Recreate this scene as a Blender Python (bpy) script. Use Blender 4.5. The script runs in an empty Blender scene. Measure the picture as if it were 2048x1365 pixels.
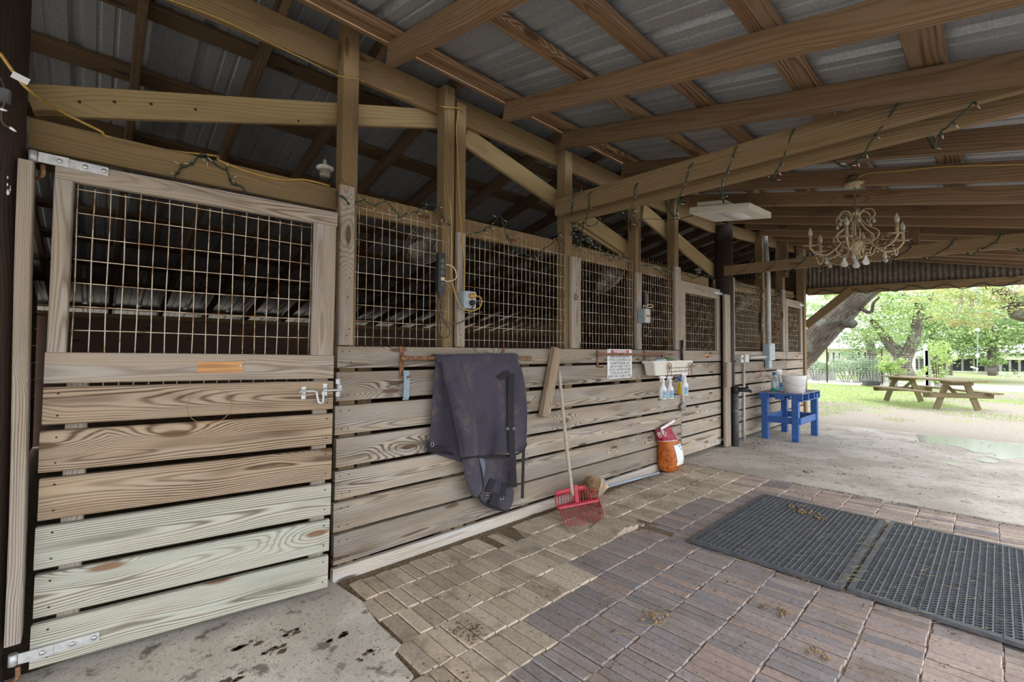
import bpy, math, random
from mathutils import Vector as V, Matrix, noise as MN
random.seed(7)
C = bpy.context.scene.collection
PI = math.pi
# ------------------------------------------------------------------ camera and pixel helpers
F, HC, DC = 895.0, 1.35, 2.65
YAW, PIT, ROLL = math.radians(47.04), math.atan(22.5/895), -0.0045
O = V((0, -DC, HC))
_f0 = V((math.cos(YAW), math.sin(YAW), 0)); _r0 = V((math.sin(YAW), -math.cos(YAW), 0)); _u0 = V((0, 0, 1))
FW = _f0*math.cos(PIT) + _u0*math.sin(PIT); _u1 = _u0*math.cos(PIT) - _f0*math.sin(PIT)
RT = _r0*math.cos(ROLL) - _u1*math.sin(ROLL); UP = _u1*math.cos(ROLL) + _r0*math.sin(ROLL)
def ray(px, py): return FW + RT*((px-1024)/F) + UP*((682.5-py)/F)
def on(px, py, ax, val):
    d = ray(px, py); return O + d*((val-O[ax])/d[ax])
def W(px, py, Y=0.0): return on(px, py, 1, Y)      # a point of the stall-front plane y = Y
def G(px, py, z=0.0): return on(px, py, 2, z)      # a point of the floor plane z
def E(px, py, X): return on(px, py, 0, X)          # a point of a cross plane x = X
def wx(px, py=700, Y=0.0): return W(px, py, Y).x
cam_d = bpy.data.cameras.new('camera'); cam = bpy.data.objects.new('camera', cam_d); C.objects.link(cam)
cam_d.sensor_width = 36; cam_d.lens = F/2048*36; cam_d.clip_start = 0.05; cam_d.clip_end = 500
m = Matrix((( RT.x, UP.x, -FW.x, O.x), (RT.y, UP.y, -FW.y, O.y), (RT.z, UP.z, -FW.z, O.z), (0, 0, 0, 1)))
cam.matrix_world = m
bpy.context.scene.camera = cam

# ------------------------------------------------------------------ object bookkeeping
def tag(o, label, cat, group=None, kind=None):
    if label: o['label'] = label
    if cat: o['category'] = cat
    if group: o['group'] = group
    if kind: o['kind'] = kind
    return o
def thing(name, label, cat, loc=(0, 0, 0), rz=0.0, group=None):
    o = bpy.data.objects.new(name, None); C.objects.link(o)
    o.location = loc; o.rotation_euler = (0, 0, rz); o.empty_display_size = .1
    return tag(o, label, cat, group)
def copy_tree(o, parent=None):
    c = o.copy(); C.objects.link(c)
    if parent: c.parent = parent
    for ch in [x for x in bpy.data.objects if x.parent == o]: copy_tree(ch, c)
    return c
NTH = ['first', 'second', 'third', 'fourth', 'fifth', 'sixth', 'seventh', 'eighth', 'ninth', 'tenth', 'eleventh', 'twelfth', 'thirteenth', 'fourteenth', 'fifteenth', 'sixteenth', 'seventeenth', 'eighteenth', 'nineteenth', 'twentieth']

# ------------------------------------------------------------------ mesh builder
class MB:
    def __init__(s): s.v = []; s.f = []; s.uv = []; s.t = []; s.mi = []; s.sm = []
    def face(s, idx, uv=None, t=(.5, .5, .5), mi=0, sm=False):
        s.f.append(tuple(idx)); s.uv.append(uv or [(s.v[i][0]+s.v[i][1], s.v[i][2]) for i in idx]); s.t.append(t); s.mi.append(mi); s.sm.append(sm)
    def board(s, p0, p1, wdir, w, t, ch=.004, tint=None, seg=1, warp=0.0, mi=0):
        p0 = V(p0); p1 = V(p1); a = p1-p0; L = a.length; a = a/L
        wd = V(wdir); wd = (wd-a*wd.dot(a)).normalized(); n = a.cross(wd)
        if tint is None: tint = (random.random(), random.random(), random.random())
        hw, ht = w/2, t/2; ch = min(ch, hw*.4, ht*.4)
        sec = [(-hw, -ht+ch), (-hw+ch, -ht), (hw-ch, -ht), (hw, -ht+ch), (hw, ht-ch), (hw-ch, ht), (-hw+ch, ht), (-hw, ht-ch)]
        b = len(s.v); ph = random.random()*6
        for k in range(seg+1):
            q = k/seg; c = p0+a*(L*q) + (n*math.sin(q*5+ph)+wd*math.sin(q*3.3+ph*2)*.6)*warp
            for (x, y) in sec: s.v.append(tuple(c+wd*x+n*y))
        for k in range(seg):
            u0, u1 = L*k/seg, L*(k+1)/seg
            for j in range(8):
                j2 = (j+1) % 8; A = b+k*8+j; B = b+k*8+j2; Cc = b+(k+1)*8+j2; Dd = b+(k+1)*8+j
                va, vb = sec[j][0], sec[j2][0]
                if j in (3, 7): va = sec[j][0]+sec[j][1]; vb = sec[j2][0]+sec[j2][1]
                s.face((A, B, Cc, Dd), [(u0, va), (u0, vb), (u1, vb), (u1, va)], tint, mi)
        e = [(0.0+y*.3, x) for x, y in sec]
        s.face([b+j for j in range(7, -1, -1)], e[::-1], tint, mi)
        b2 = b+seg*8; s.face([b2+j for j in range(8)], [(L+y*.3, x) for x, y in sec], tint, mi)
    def box(s, lo, hi, ch=.003, tint=None, mi=0):
        lo = V(lo); hi = V(hi); d = hi-lo; c = (lo+hi)/2; k = max(range(3), key=lambda i: d[i])
        ax = V((0, 0, 0)); ax[k] = d[k]/2; o = [i for i in range(3) if i != k]
        if d[o[0]] < d[o[1]]: o = o[::-1]
        wd = V((0, 0, 0)); wd[o[0]] = 1
        s.board(c-ax, c+ax, wd, d[o[0]], d[o[1]], ch, tint, mi=mi)
    def hexa(s, bot, top, tint=(.5, .5, .5), mi=0):   # eight corners, both loops counter-clockwise seen from above
        b = len(s.v); s.v += [tuple(p) for p in bot] + [tuple(p) for p in top]
        s.face((b+3, b+2, b+1, b), None, tint, mi); s.face((b+4, b+5, b+6, b+7), None, tint, mi)
        for i in range(4):
            j = (i+1) % 4; s.face((b+i, b+j, b+4+j, b+4+i), None, tint, mi)
    def tube(s, pts, r, n=6, closed=False, tint=(.5, .5, .5), mi=0, cap=True, flat=None):
        pts = [V(p) for p in pts]; m_ = len(pts); b = len(s.v); L = 0.0; up = None; us = []
        for i, p in enumerate(pts):
            if closed: d = pts[(i+1) % m_]-pts[i-1]
            else: d = pts[min(i+1, m_-1)]-pts[max(i-1, 0)]
            if d.length < 1e-9: d = V((0, 0, 1))
            d.normalize()
            if up is None:
                up = V((0, 0, 1)) if abs(d.z) < .9 else V((1, 0, 0))
            up = (up-d*up.dot(d))
            if up.length < 1e-6: up = d.orthogonal()
            up.normalize(); sd = d.cross(up); rr = r[i] if isinstance(r, (list, tuple)) else r
            if i: L += (pts[i]-pts[i-1]).length
            us.append(L)
            for k in range(n):
                a = 2*PI*k/n; s.v.append(tuple(p+(up*math.cos(a)+sd*math.sin(a)*(flat or 1))*rr))
        R = m_ if closed else m_-1
        for i in range(R):
            i2 = (i+1) % m_
            for k in range(n):
                k2 = (k+1) % n; u0 = us[i]; u1 = us[i2] if i2 else L+.01
                s.face((b+i*n+k, b+i2*n+k, b+i2*n+k2, b+i*n+k2), [(u0, k*.02), (u1, k*.02), (u1, k*.02+.02), (u0, k*.02+.02)], tint, mi, True)
        if cap and not closed:
            s.face([b+k for k in range(n)], None, tint, mi); e = b+(m_-1)*n; s.face([e+k for k in range(n-1, -1, -1)], None, tint, mi)
    def lathe(s, prof, mtx=None, n=20, tint=(.5, .5, .5), mi=0, sx=1.0, sy=1.0):
        b = len(s.v); mtx = mtx or Matrix.Identity(4)
        for (r, z) in prof:
            for k in range(n):
                a = 2*PI*k/n; s.v.append(tuple(mtx @ V((r*math.cos(a)*sx, r*math.sin(a)*sy, z))))
        for i in range(len(prof)-1):
            for k in range(n):
                k2 = (k+1) % n
                s.face((b+i*n+k, b+i*n+k2, b+(i+1)*n+k2, b+(i+1)*n+k), [(k/n, prof[i][1]), (k/n+1/n, prof[i][1]), (k/n+1/n, prof[i+1][1]), (k/n, prof[i+1][1])], tint, mi, True)
        if prof[0][0] > 1e-5: s.face([b+k for k in range(n-1, -1, -1)], None, tint, mi)
        e = b+(len(prof)-1)*n
        if prof[-1][0] > 1e-5: s.face([e+k for k in range(n)], None, tint, mi)
    def ball(s, c, r, n=10, sc=(1, 1, 1), tint=(.5, .5, .5), mi=0, jit=0.0):
        h = max(4, n//2); pr = [(max(1e-6, r*math.sin(PI*i/h)), -r*math.cos(PI*i/h)) for i in range(h+1)]
        b = len(s.v); s.lathe(pr, Matrix.Translation(V(c)) @ Matrix.Diagonal((sc[0], sc[1], sc[2], 1)), n, tint, mi)
        if jit:
            for i in range(b, len(s.v)):
                q = V(s.v[i]); s.v[i] = tuple(q+(q-V(c))*jit*MN.noise(q*(1.2/r)))
    def prism(s, poly, ext, tint=(.5, .5, .5), mi=0, side_mi=None):
        poly = [V(p) for p in poly]; ext = V(ext); b = len(s.v); n = len(poly)
        s.v += [tuple(p) for p in poly] + [tuple(p+ext) for p in poly]
        s.face([b+i for i in range(n)], None, tint, mi); s.face([b+n+i for i in range(n-1, -1, -1)], None, tint, mi)
        for i in range(n):
            j = (i+1) % n; s.face((b+j, b+i, b+n+i, b+n+j), None, tint, mi if side_mi is None else side_mi)
    def grid(s, rows, tint=(.5, .5, .5), mi=0, sm=True, tintf=None):
        b = len(s.v); n = len(rows[0]); m_ = len(rows)
        for r in rows: s.v += [tuple(p) for p in r]
        for i in range(m_-1):
            for k in range(n-1):
                a = b+i*n+k; s.face((a, a+1, a+n+1, a+n), [(k/(n-1), i/(m_-1)), ((k+1)/(n-1), i/(m_-1)), ((k+1)/(n-1), (i+1)/(m_-1)), (k/(n-1), (i+1)/(m_-1))], tintf(i, k) if tintf else tint, mi, sm)
    def build(s, name, mats, parent=None, kind=None, fix=False):
        me = bpy.data.meshes.new(name); me.from_pydata(s.v, [], s.f)
        if not isinstance(mats, (list, tuple)): mats = [mats]
        for x in mats: me.materials.append(M[x] if isinstance(x, str) else x)
        uvl = me.uv_layers.new(name='UVMap'); flat = [c for u in s.uv for p in u for c in p]; uvl.data.foreach_set('uv', flat)
        at = me.color_attributes.new('tint', 'FLOAT_COLOR', 'CORNER')
        cols = []
        for f_, t in zip(s.f, s.t): cols += [t[0], t[1], t[2], 1.0]*len(f_)
        at.data.foreach_set('color', cols)
        me.polygons.foreach_set('material_index', s.mi); me.polygons.foreach_set('use_smooth', s.sm)
        me.update()
        if fix:
            import bmesh
            bm = bmesh.new(); bm.from_mesh(me); bmesh.ops.recalc_face_normals(bm, faces=bm.faces); bm.to_mesh(me); bm.free()
        o = bpy.data.objects.new(name, me); C.objects.link(o)
        if parent: o.parent = parent
        if kind: o['kind'] = kind
        return o
def mod_solid(o, t, off=0.0):
    m_ = o.modifiers.new('s', 'SOLIDIFY'); m_.thickness = t; m_.offset = off; return o
def mod_sub(o, lv=1):
    m_ = o.modifiers.new('d', 'SUBSURF'); m_.levels = lv; m_.render_levels = lv; return o
def mod_bev(o, w=.003, n=2):
    m_ = o.modifiers.new('b', 'BEVEL'); m_.width = w; m_.segments = n; m_.limit_method = 'ANGLE'; return o
def bez(p, n=8):    # smooth path through points (Catmull-Rom)
    p = [V(q) for q in p]; out = []
    for i in range(len(p)-1):
        a = p[max(i-1, 0)]; b = p[i]; c = p[i+1]; d = p[min(i+2, len(p)-1)]
        for k in range(n):
            t = k/n; out.append(.5*((2*b)+(c-a)*t+(2*a-5*b+4*c-d)*t*t+(3*b-a-3*c+d)*t**3))
    return out+[p[-1]]
def lerp_curve(pts, t):
    t = t*(len(pts)-1); i = min(int(t), len(pts)-2); q = t-i; return tuple(pts[i][k]*(1-q)+pts[i+1][k]*q for k in range(len(pts[0])))

# ------------------------------------------------------------------ materials
M = {}
class NT:
    def __init__(s, name):
        s.m = bpy.data.materials.new(name); s.m.use_nodes = True; s.t = s.m.node_tree; s.b = s.t.nodes['Principled BSDF']; M[name] = s.m
    def n(s, ty, **kw):
        nd = s.t.nodes.new('ShaderNode'+ty)
        for k, v_ in kw.items():
            if k.startswith('_'): setattr(nd, k[1:], v_)
            else:
                key = int(k[1:]) if k[0] == 'i' and k[1:].isdigit() else k.replace('__', ' ')
                s.set(nd.inputs[key], v_)
        return nd
    def set(s, sock, v_):
        if hasattr(v_, 'is_output') or isinstance(v_, bpy.types.NodeSocket): s.t.links.new(v_, sock)
        elif isinstance(v_, (tuple, list)) and sock.type == 'RGBA' and len(v_) == 3: sock.default_value = (*v_, 1)
        else: sock.default_value = v_
    def ma(s, op, a, b=0.0, c=0.0, clamp=False):
        nd = s.n('Math', _operation=op, _use_clamp=clamp); s.set(nd.inputs[0], a); s.set(nd.inputs[1], b); s.set(nd.inputs[2], c); return nd.outputs[0]
    def comb(s, x, y, z=0.0):
        nd = s.n('CombineXYZ'); s.set(nd.inputs[0], x); s.set(nd.inputs[1], y); s.set(nd.inputs[2], z); return nd.outputs[0]
    def noise(s, vec, scale=1.0, detail=2.0, rough=.5, dist=0.0):
        nd = s.n('TexNoise', Scale=scale, Detail=detail, Roughness=rough, Distortion=dist)
        if vec is not None: s.set(nd.inputs['Vector'], vec)
        return nd.outputs['Fac']
    def mr(s, v_, a, b, c=0.0, d=1.0, smooth=True):
        nd = s.n('MapRange', _interpolation_type='SMOOTHSTEP' if smooth else 'LINEAR'); 
        for i, q in enumerate((v_, a, b, c, d)): s.set(nd.inputs[i], q)
        return nd.outputs[0]
    def mix(s, fac, a, b, mode='MIX'):
        nd = s.n('Mix', _data_type='RGBA', _blend_type=mode); s.set(nd.inputs[0], fac); s.set(nd.inputs[6], a); s.set(nd.inputs[7], b); return nd.outputs[2]
    def pos(s): return s.n('TexCoord').outputs['Object']
    def attr(s): 
        a = s.n('Attribute', _attribute_name='tint'); sp = s.n('SeparateColor'); s.set(sp.inputs[0], a.outputs['Color']); return a.outputs['Color'], sp.outputs[0], sp.outputs[1], sp.outputs[2]
    def bump(s, h, st=.3, d=.004):
        nd = s.n('Bump', Strength=st, Distance=d, Height=h); s.set(s.b.inputs['Normal'], nd.outputs[0])
    def out(s, col=None, rough=.7, metal=0.0, spec=None, **kw):
        if col is not None: s.set(s.b.inputs['Base Color'], col)
        s.set(s.b.inputs['Roughness'], rough); s.set(s.b.inputs['Metallic'], metal)
        if spec is not None: s.set(s.b.inputs['Specular IOR Level'], spec)
        for k, v_ in kw.items(): s.set(s.b.inputs[k.replace('__', ' ')], v_)
        return s.m
def wood(name, light, dark, knot=(.06, .035, .02), tone=.45, ring=85, rough=.82, knots=1.0, grey=None, weather=.3, contrast=.75, rot=0.0):
    t = NT(name); _, r, g, b = t.attr()
    uv = t.n('UVMap', _uv_map='UVMap'); sp = t.n('SeparateXYZ'); t.set(sp.inputs[0], uv.outputs[0]); u, v_ = sp.outputs[0], sp.outputs[1]
    u2 = t.ma('MULTIPLY_ADD', g, 61.0, u); b30 = t.ma('MULTIPLY', b, 33.0)
    n1 = t.ma('SUBTRACT', t.noise(t.comb(u2, b30, 0.0), 1.1, 1.5), .5)
    n2 = t.noise(t.comb(u2, b30, 7.0), .75, 1.0)
    vc = t.ma('ADD', t.ma('MULTIPLY_ADD', t.ma('SUBTRACT', b, .5), .16, v_), t.ma('MULTIPLY', n1, .10))
    dep = t.ma('MULTIPLY_ADD', n2, .14, -.03)
    vo = t.n('TexVoronoi', _voronoi_dimensions='2D', Scale=1.0); t.set(vo.inputs['Vector'], t.comb(t.ma('MULTIPLY', u2, 1.25), t.ma('MULTIPLY_ADD', v_, 5.2, b30)))
    kd = vo.outputs['Distance']; spc = t.n('SeparateColor'); t.set(spc.inputs[0], vo.outputs['Color'])
    has = t.ma('GREATER_THAN', spc.outputs[0], 1-.55*knots)
    rr = t.ma('SQRT', t.ma('ADD', t.ma('MULTIPLY', vc, vc), t.ma('MULTIPLY', dep, dep)))
    kw = t.ma('MULTIPLY', t.mr(kd, 0.0, .42, .06, 0.0), has)
    wob = t.ma('MULTIPLY', t.noise(t.comb(t.ma('MULTIPLY', u2, 2.5), t.ma('MULTIPLY', v_, 22.0), b30), 1.0, 2.0), .012)
    rr = t.ma('ADD', t.ma('ADD', rr, kw), wob)
    wv = t.ma('MULTIPLY_ADD', t.ma('SINE', t.ma('MULTIPLY', rr, ring*2*PI)), .5, .5)
    wv = t.ma('POWER', wv, 2.3)
    fine = t.noise(t.comb(t.ma('MULTIPLY', u2, 5.0), t.ma('MULTIPLY', v_, 260.0), b30), 1.0, 3.0, .65)
    amp = t.mr(t.noise(t.comb(u2, t.ma('MULTIPLY', v_, 9.0), b30), 1.3, 2.0), .3, .7, .35, 1.0)
    core = t.ma('MULTIPLY', t.mr(t.ma('ABSOLUTE', t.ma('SUBTRACT', vc, .006)), .004, .03, 1.0, 0.0), t.mr(t.noise(t.comb(u2, b30, 3.0), 1.7, 2.0), .46, .60))
    wv = t.ma('MAXIMUM', wv, t.ma('MULTIPLY', core, .8))
    fac = t.ma('ADD', t.ma('MULTIPLY', t.ma('MULTIPLY', wv, amp), contrast), t.ma('MULTIPLY', t.ma('SUBTRACT', fine, .42), .75), clamp=True)
    base_c = light
    if grey:
        wn = t.mr(t.noise(t.comb(t.ma('MULTIPLY', u2, 1.6), t.ma('MULTIPLY', v_, 14.0), b30), 1.0, 3.0, .6), .42, .62)
        base_c = t.mix(t.ma('MULTIPLY', wn, weather), light, grey)
    col = t.mix(fac, base_c, dark)
    br = t.ma('MULTIPLY_ADD', t.ma('SUBTRACT', r, .5), tone, 1.0)
    col = t.mix(1.0, col, t.comb(br, br, br), 'MULTIPLY')
    kc = t.ma('MULTIPLY', t.mr(kd, .05, .105, 1.0, 0.0), has)
    col = t.mix(t.ma('MULTIPLY', kc, .85), col, knot)
    st = t.mr(t.noise(t.comb(t.ma('MULTIPLY', u2, 1.1), t.ma('MULTIPLY', v_, 5.0), b30), 1.7, 2.0), .60, .78)
    col = t.mix(t.ma('MULTIPLY', st, .35), col, knot)
    t.bump(t.ma('SUBTRACT', 1.0, fac), .35, .003)
    return t.out(col, rough, spec=.25)
def plain(name, col, rough=.5, metal=0.0, var=.15, scale=30.0, bump=0.0, **kw):
    t = NT(name); n_ = t.noise(t.pos(), scale, 3.0, .6); k = t.mr(n_, .3, .7, 1-var, 1+var, False)
    t_c = t.mix(1.0, col, t.comb(k, k, k), 'MULTIPLY')
    if bump: t.bump(n_, bump, .002)
    return t.out(t_c, rough, metal, **kw)
def spotty(name, a, b, lo=.45, hi=.6, scale=20.0, rough=.7, metal=0.0, bump=.2, detail=4.0, **kw):
    t = NT(name); n_ = t.noise(t.pos(), scale, detail, .6); fac = t.mr(n_, lo, hi)
    if bump: t.bump(n_, bump, .003)
    return t.out(t.mix(fac, a, b), rough, metal, **kw)
wood('wall_wood', (.45, .375, .29), (.12, .088, .062), (.10, .055, .03), grey=(.43, .40, .36), weather=.75, tone=.75, ring=125, contrast=1.1)
wood('door_wood', (.42, .32, .215), (.10, .062, .038), (.11, .055, .03), grey=(.42, .36, .29), weather=.4, tone=.25, ring=120, contrast=1.15)
wood('green_wood', (.50, .485, .40), (.17, .15, .115), (.20, .10, .05), grey=(.46, .49, .42), weather=.6, tone=.2, ring=115, knots=.9, contrast=1.0)
wood('grey_wood', (.40, .33, .25), (.16, .12, .085), (.08, .05, .03), grey=(.40, .37, .34), weather=.7, tone=.3, ring=150, knots=.5, contrast=.9)
wood('beam_wood', (.265, .18, .085), (.125, .078, .035), (.10, .05, .025), grey=(.24, .18, .11), weather=.5, tone=.35, ring=75, knots=.6, contrast=.6)
wood('tan_wood', (.36, .27, .135), (.20, .14, .065), (.12, .07, .03), tone=.2, ring=55, knots=.3, contrast=.5)
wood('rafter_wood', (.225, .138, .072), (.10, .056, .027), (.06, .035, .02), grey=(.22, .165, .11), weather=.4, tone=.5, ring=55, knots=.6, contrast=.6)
wood('purlin_wood', (.27, .16, .078), (.08, .04, .02), (.06, .03, .015), grey=(.30, .25, .19), weather=.4, tone=.5, ring=60, contrast=.9)
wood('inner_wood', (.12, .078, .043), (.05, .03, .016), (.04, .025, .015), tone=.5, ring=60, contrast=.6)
wood('pole_wood', (.060, .040, .030), (.018, .013, .011), (.01, .008, .007), tone=.2, ring=120, rough=.7, knots=.3)
wood('picnic_wood', (.25, .19, .11), (.12, .085, .05), grey=(.17, .19, .07), weather=.55, tone=.3)
wood('plywood', (.17, .105, .075), (.10, .06, .042), tone=.3, ring=30, contrast=.4)
wood('sill_wood', (.60, .54, .46), (.36, .29, .23), grey=(.62, .62, .62), weather=.6, tone=.1, ring=100, knots=.2)
wood('bright_patch', (.60, .33, .14), (.36, .17, .07), tone=.1, ring=90, knots=.2)
plain('nail', (.05, .04, .035), .6, .6)
plain('galv', (.55, .56, .56), .5, .55, .2, 40)
plain('steel', (.60, .60, .58), .3, .9, .15, 60)
spotty('rust', (.16, .07, .035), (.32, .17, .09), .4, .65, 60, .8, .2)
spotty('wire', (.62, .53, .40), (.30, .17, .085), .44, .62, 14, .6, .15, 0)
plain('black_rubber', (.085, .089, .096), .6, 0, .3, 25, .2)
plain('black_plastic', (.018, .018, .02), .4)
plain('black_web', (.016, .016, .02), .85, 0, .3, 300)
plain('white_plastic', (.86, .86, .85), .4, 0, .04, 8)
plain('grey_box', (.36, .42, .44), .5, .1, .1, 20)
plain('conduit', (.50, .50, .47), .55, .2, .15, 25)
plain('blue_paint', (.028, .105, .34), .5, 0, .25, 18, .2)
spotty('blue_worn', (.10, .16, .30), (.36, .31, .25), .42, .58, 22, .8)
plain('red_plastic', (.44, .038, .055), .42, 0, .12, 20)
plain('yellow_cord', (.45, .29, .07), .6); plain('brown_cord', (.10, .075, .05), .6); plain('cream_cord', (.62, .50, .36), .5)
plain('lamp_white', (.74, .72, .62), .45, 0, .08, 12)
plain('cream_metal', (.36, .285, .165), .5, .15, .35, 90, .3)
plain('crystal', (.42, .39, .32), .15, 0, .1, 40, Transmission__Weight=.35)
plain('green_cord', (.02, .045, .03), .6)
plain('mini_bulb', (.50, .45, .33), .3)
plain('straw', (.40, .31, .16), .8, 0, .35, 40)
plain('broom_straw', (.60, .42, .20), .85, 0, .35, 90)
plain('broom_straw_dark', (.30, .19, .09), .85, 0, .4, 90)
plain('rake_handle', (.44, .38, .30), .6, 0, .2, 40)
plain('blue_handle', (.30, .36, .46), .35, 0, .1, 30)
plain('strap_blue', (.28, .36, .42), .7, 0, .15, 60)
plain('dirt_lump', (.085, .058, .035), .95, 0, .5, 60, .5)
spotty('tub_white', (.72, .69, .60), (.48, .43, .34), .5, .75, 9, .5, 0, 0)
t = NT('fan_grey'); t.out((.26, .235, .19), .6, .2)
# ------------------------------------------------------------------ surface materials
def concrete(name, base, darkc, stain=.5):
    t = NT(name); p = t.pos()
    a = t.noise(p, 1.6, 6.0, .62); b = t.noise(p, 38.0, 4.0, .65); c = t.noise(p, 7.0, 4.0, .6); d = t.noise(p, 150.0, 2.0)
    col = t.mix(t.mr(a, .40, .60), base, darkc)
    col = t.mix(t.ma('MULTIPLY', t.mr(c, .57, .68), stain), col, (.085, .065, .05))
    col = t.mix(t.ma('MULTIPLY', t.mr(b, .54, .68), .6), col, (.15, .12, .095))
    k = t.mr(d, .3, .7, .72, 1.25, False); col = t.mix(1.0, col, t.comb(k, k, k), 'MULTIPLY')
    t.bump(t.ma('ADD', b, t.ma('MULTIPLY', d, .4)), .25, .004)
    return t.out(col, t.mr(a, .3, .7, .62, .85), spec=.3)
concrete('slab_near', (.68, .62, .54), (.50, .45, .385), .75)
concrete('slab_far', (.54, .49, .43), (.41, .365, .31), .45)
t = NT('brick'); col, r, g, b = t.attr(); p = t.pos()
n1 = t.noise(p, 45.0, 5.0, .7); n2 = t.noise(p, 5.0, 4.0, .6); n3 = t.noise(p, 14.0, 3.0, .6); n4 = t.noise(p, 170.0, 2.0)
k = t.mr(n1, .25, .75, .72, 1.22, False); cc = t.mix(1.0, col, t.comb(k, k, k), 'MULTIPLY')
cc = t.mix(t.ma('MULTIPLY', t.mr(n2, .5, .72), .55), cc, (.20, .16, .12))
cc = t.mix(t.ma('MULTIPLY', t.mr(n3, .62, .72), .5), cc, (.10, .07, .05))
vo = t.n('TexVoronoi', Scale=26.0); t.set(vo.inputs['Vector'], p)
cc = t.mix(t.mr(vo.outputs['Distance'], .10, .15, .6, 0.0), cc, (.045, .035, .03))
t.bump(t.ma('ADD', n1, t.ma('MULTIPLY', n4, .5)), .45, .004); t.out(cc, .86, spec=.2)
t = NT('bed_dirt'); p = t.pos(); n1 = t.noise(p, 60.0, 5.0, .7); n2 = t.noise(p, 3.0, 3.0)
cc = t.mix(t.mr(n1, .3, .7), (.10, .075, .05), (.27, .20, .135)); t.bump(n1, .8, .008); t.out(cc, .95, spec=.1)
t = NT('yard'); p = t.pos(); n1 = t.noise(p, .55, 4.0, .6); n2 = t.noise(p, 9.0, 5.0, .7); n3 = t.noise(p, 60.0, 4.0, .7)
sx = t.n('SeparateXYZ'); t.set(sx.inputs[0], p)
near = t.mr(sx.outputs[0], 10.5, 19.5, .22, -.05)
rightw = t.mr(sx.outputs[1], .5, -2.6, -.03, .10)
gr = t.mr(t.ma('ADD', t.ma('ADD', n1, near), t.ma('ADD', rightw, t.ma('MULTIPLY', t.ma('SUBTRACT', n2, .5), .5))), .50, .60)
grass = t.mix(t.mr(n2, .3, .7), (.25, .32, .11), (.37, .43, .18)); dirt = t.mix(t.mr(n3, .3, .7), (.24, .20, .16), (.47, .41, .35))
t.bump(t.ma('ADD', n2, n3), .5, .02); t.out(t.mix(gr, grass, dirt), .95, spec=.1)
spotty('gravel', (.70, .66, .60), (.55, .51, .46), .4, .6, 30, .95)
t = NT('roof_metal'); p = t.pos(); n1 = t.noise(p, 90.0, 3.0, .7); n2 = t.noise(p, 1.2, 3.0); n3 = t.noise(p, 24.0, 3.0, .6)
cc = t.mix(t.mr(n1, .35, .65), (.30, .32, .33), (.42, .43, .43)); cc = t.mix(t.ma('MULTIPLY', t.mr(n2, .45, .7), .5), cc, (.21, .22, .23)); cc = t.mix(t.ma('MULTIPLY', t.mr(n3, .62, .75), .35), cc, (.20, .18, .16))
t.out(cc, .42, .35)
t = NT('gable_metal'); p = t.pos(); n1 = t.noise(p, 11.0, 4.0, .7); n2 = t.noise(p, 1.5, 3.0)
cc = t.mix(t.mr(n1, .4, .65), (.19, .165, .135), (.12, .088, .06)); t.out(cc, .6, .3)
t = NT('water'); t.out((.36, .35, .335), .13, 0, Transmission__Weight=0.0, **{'Specular IOR Level': .8})
t = NT('glass_dark'); t.out((.05, .06, .07), .1)
plain('screen_dark', (.055, .06, .065), .7, 0, .2, 3); plain('cream_wall', (.78, .74, .60), .8, 0, .04, 3); plain('white_trim', (.85, .85, .84), .6, 0, .03, 5)
plain('white_roof', (.86, .87, .88), .4, 0, .04, 2); plain('pale_green', (.66, .72, .55), .7, 0, .04, 3); plain('weathered_bed', (.40, .39, .37), .8, 0, .2, 4); plain('dark_cap', (.14, .12, .10), .8)
def leafmat(name, tr=.45):
    t = NT(name); col, r, g, b = t.attr(); n_ = t.n('BsdfTranslucent'); t.set(n_.inputs[0], col); t.out(col, .55, spec=.25)
    mx = t.n('MixShader'); mx.inputs[0].default_value = tr; t.t.links.new(t.b.outputs[0], mx.inputs[1]); t.t.links.new(n_.outputs[0], mx.inputs[2])
    t.t.links.new(mx.outputs[0], t.t.nodes['Material Output'].inputs[0])
leafmat('leaf'); leafmat('grass_blade', .3)
t = NT('bark'); p = t.pos(); n1 = t.noise(p, 2.6, 6.0, .7); 
uv = t.n('UVMap', _uv_map='UVMap'); sp = t.n('SeparateXYZ'); t.set(sp.inputs[0], uv.outputs[0])
wv = t.noise(t.comb(t.ma('MULTIPLY', sp.outputs[0], 2.2), t.ma('MULTIPLY', sp.outputs[1], 260.0), 0.0), 1.0, 4.0, .65, 1.2)
cc = t.mix(t.mr(wv, .38, .62), (.075, .058, .045), (.30, .26, .22)); cc = t.mix(t.ma('MULTIPLY', t.mr(n1, .5, .62), .7), cc, (.36, .40, .33)); t.bump(wv, 1.0, .05); t.out(cc, .95, spec=.1)

# ------------------------------------------------------------------ ground
def flat_poly(name, pts, z0, z1, mat, kind='structure', uvless=True):
    b = MB(); b.prism([(x, y, z1) for x, y in pts], (0, 0, z0-z1)); return b.build(name, mat, kind=kind, fix=True)
def jag(x0, y0, x1, y1, n, a):
    return [(x0+(x1-x0)*i/n+(random.uniform(-a, a) if 0 < i < n and abs(x1-x0) < abs(y1-y0) else 0), y0+(y1-y0)*i/n+(random.uniform(-a, a) if 0 < i < n and abs(x1-x0) >= abs(y1-y0) else 0)) for i in range(n+1)]
flat_poly('floor_near_slab', [(-3.5, -5.6), (.80, -5.6)]+[(.82, -1.5), (.945, -1.02), (1.0, -.98), (1.005, -.80), (1.06, -.77), (1.055, -.55), (1.085, -.3), (1.05, -.02)]+[(1.03, .12), (-3.5, .12)], -.06, .0, 'slab_near')
flat_poly('floor_far_slab', jag(5.33, .16, 5.36, -5.6, 60, .012)+[(6.595, -5.6), (6.62, .16)], -.06, .012, 'slab_far')
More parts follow.
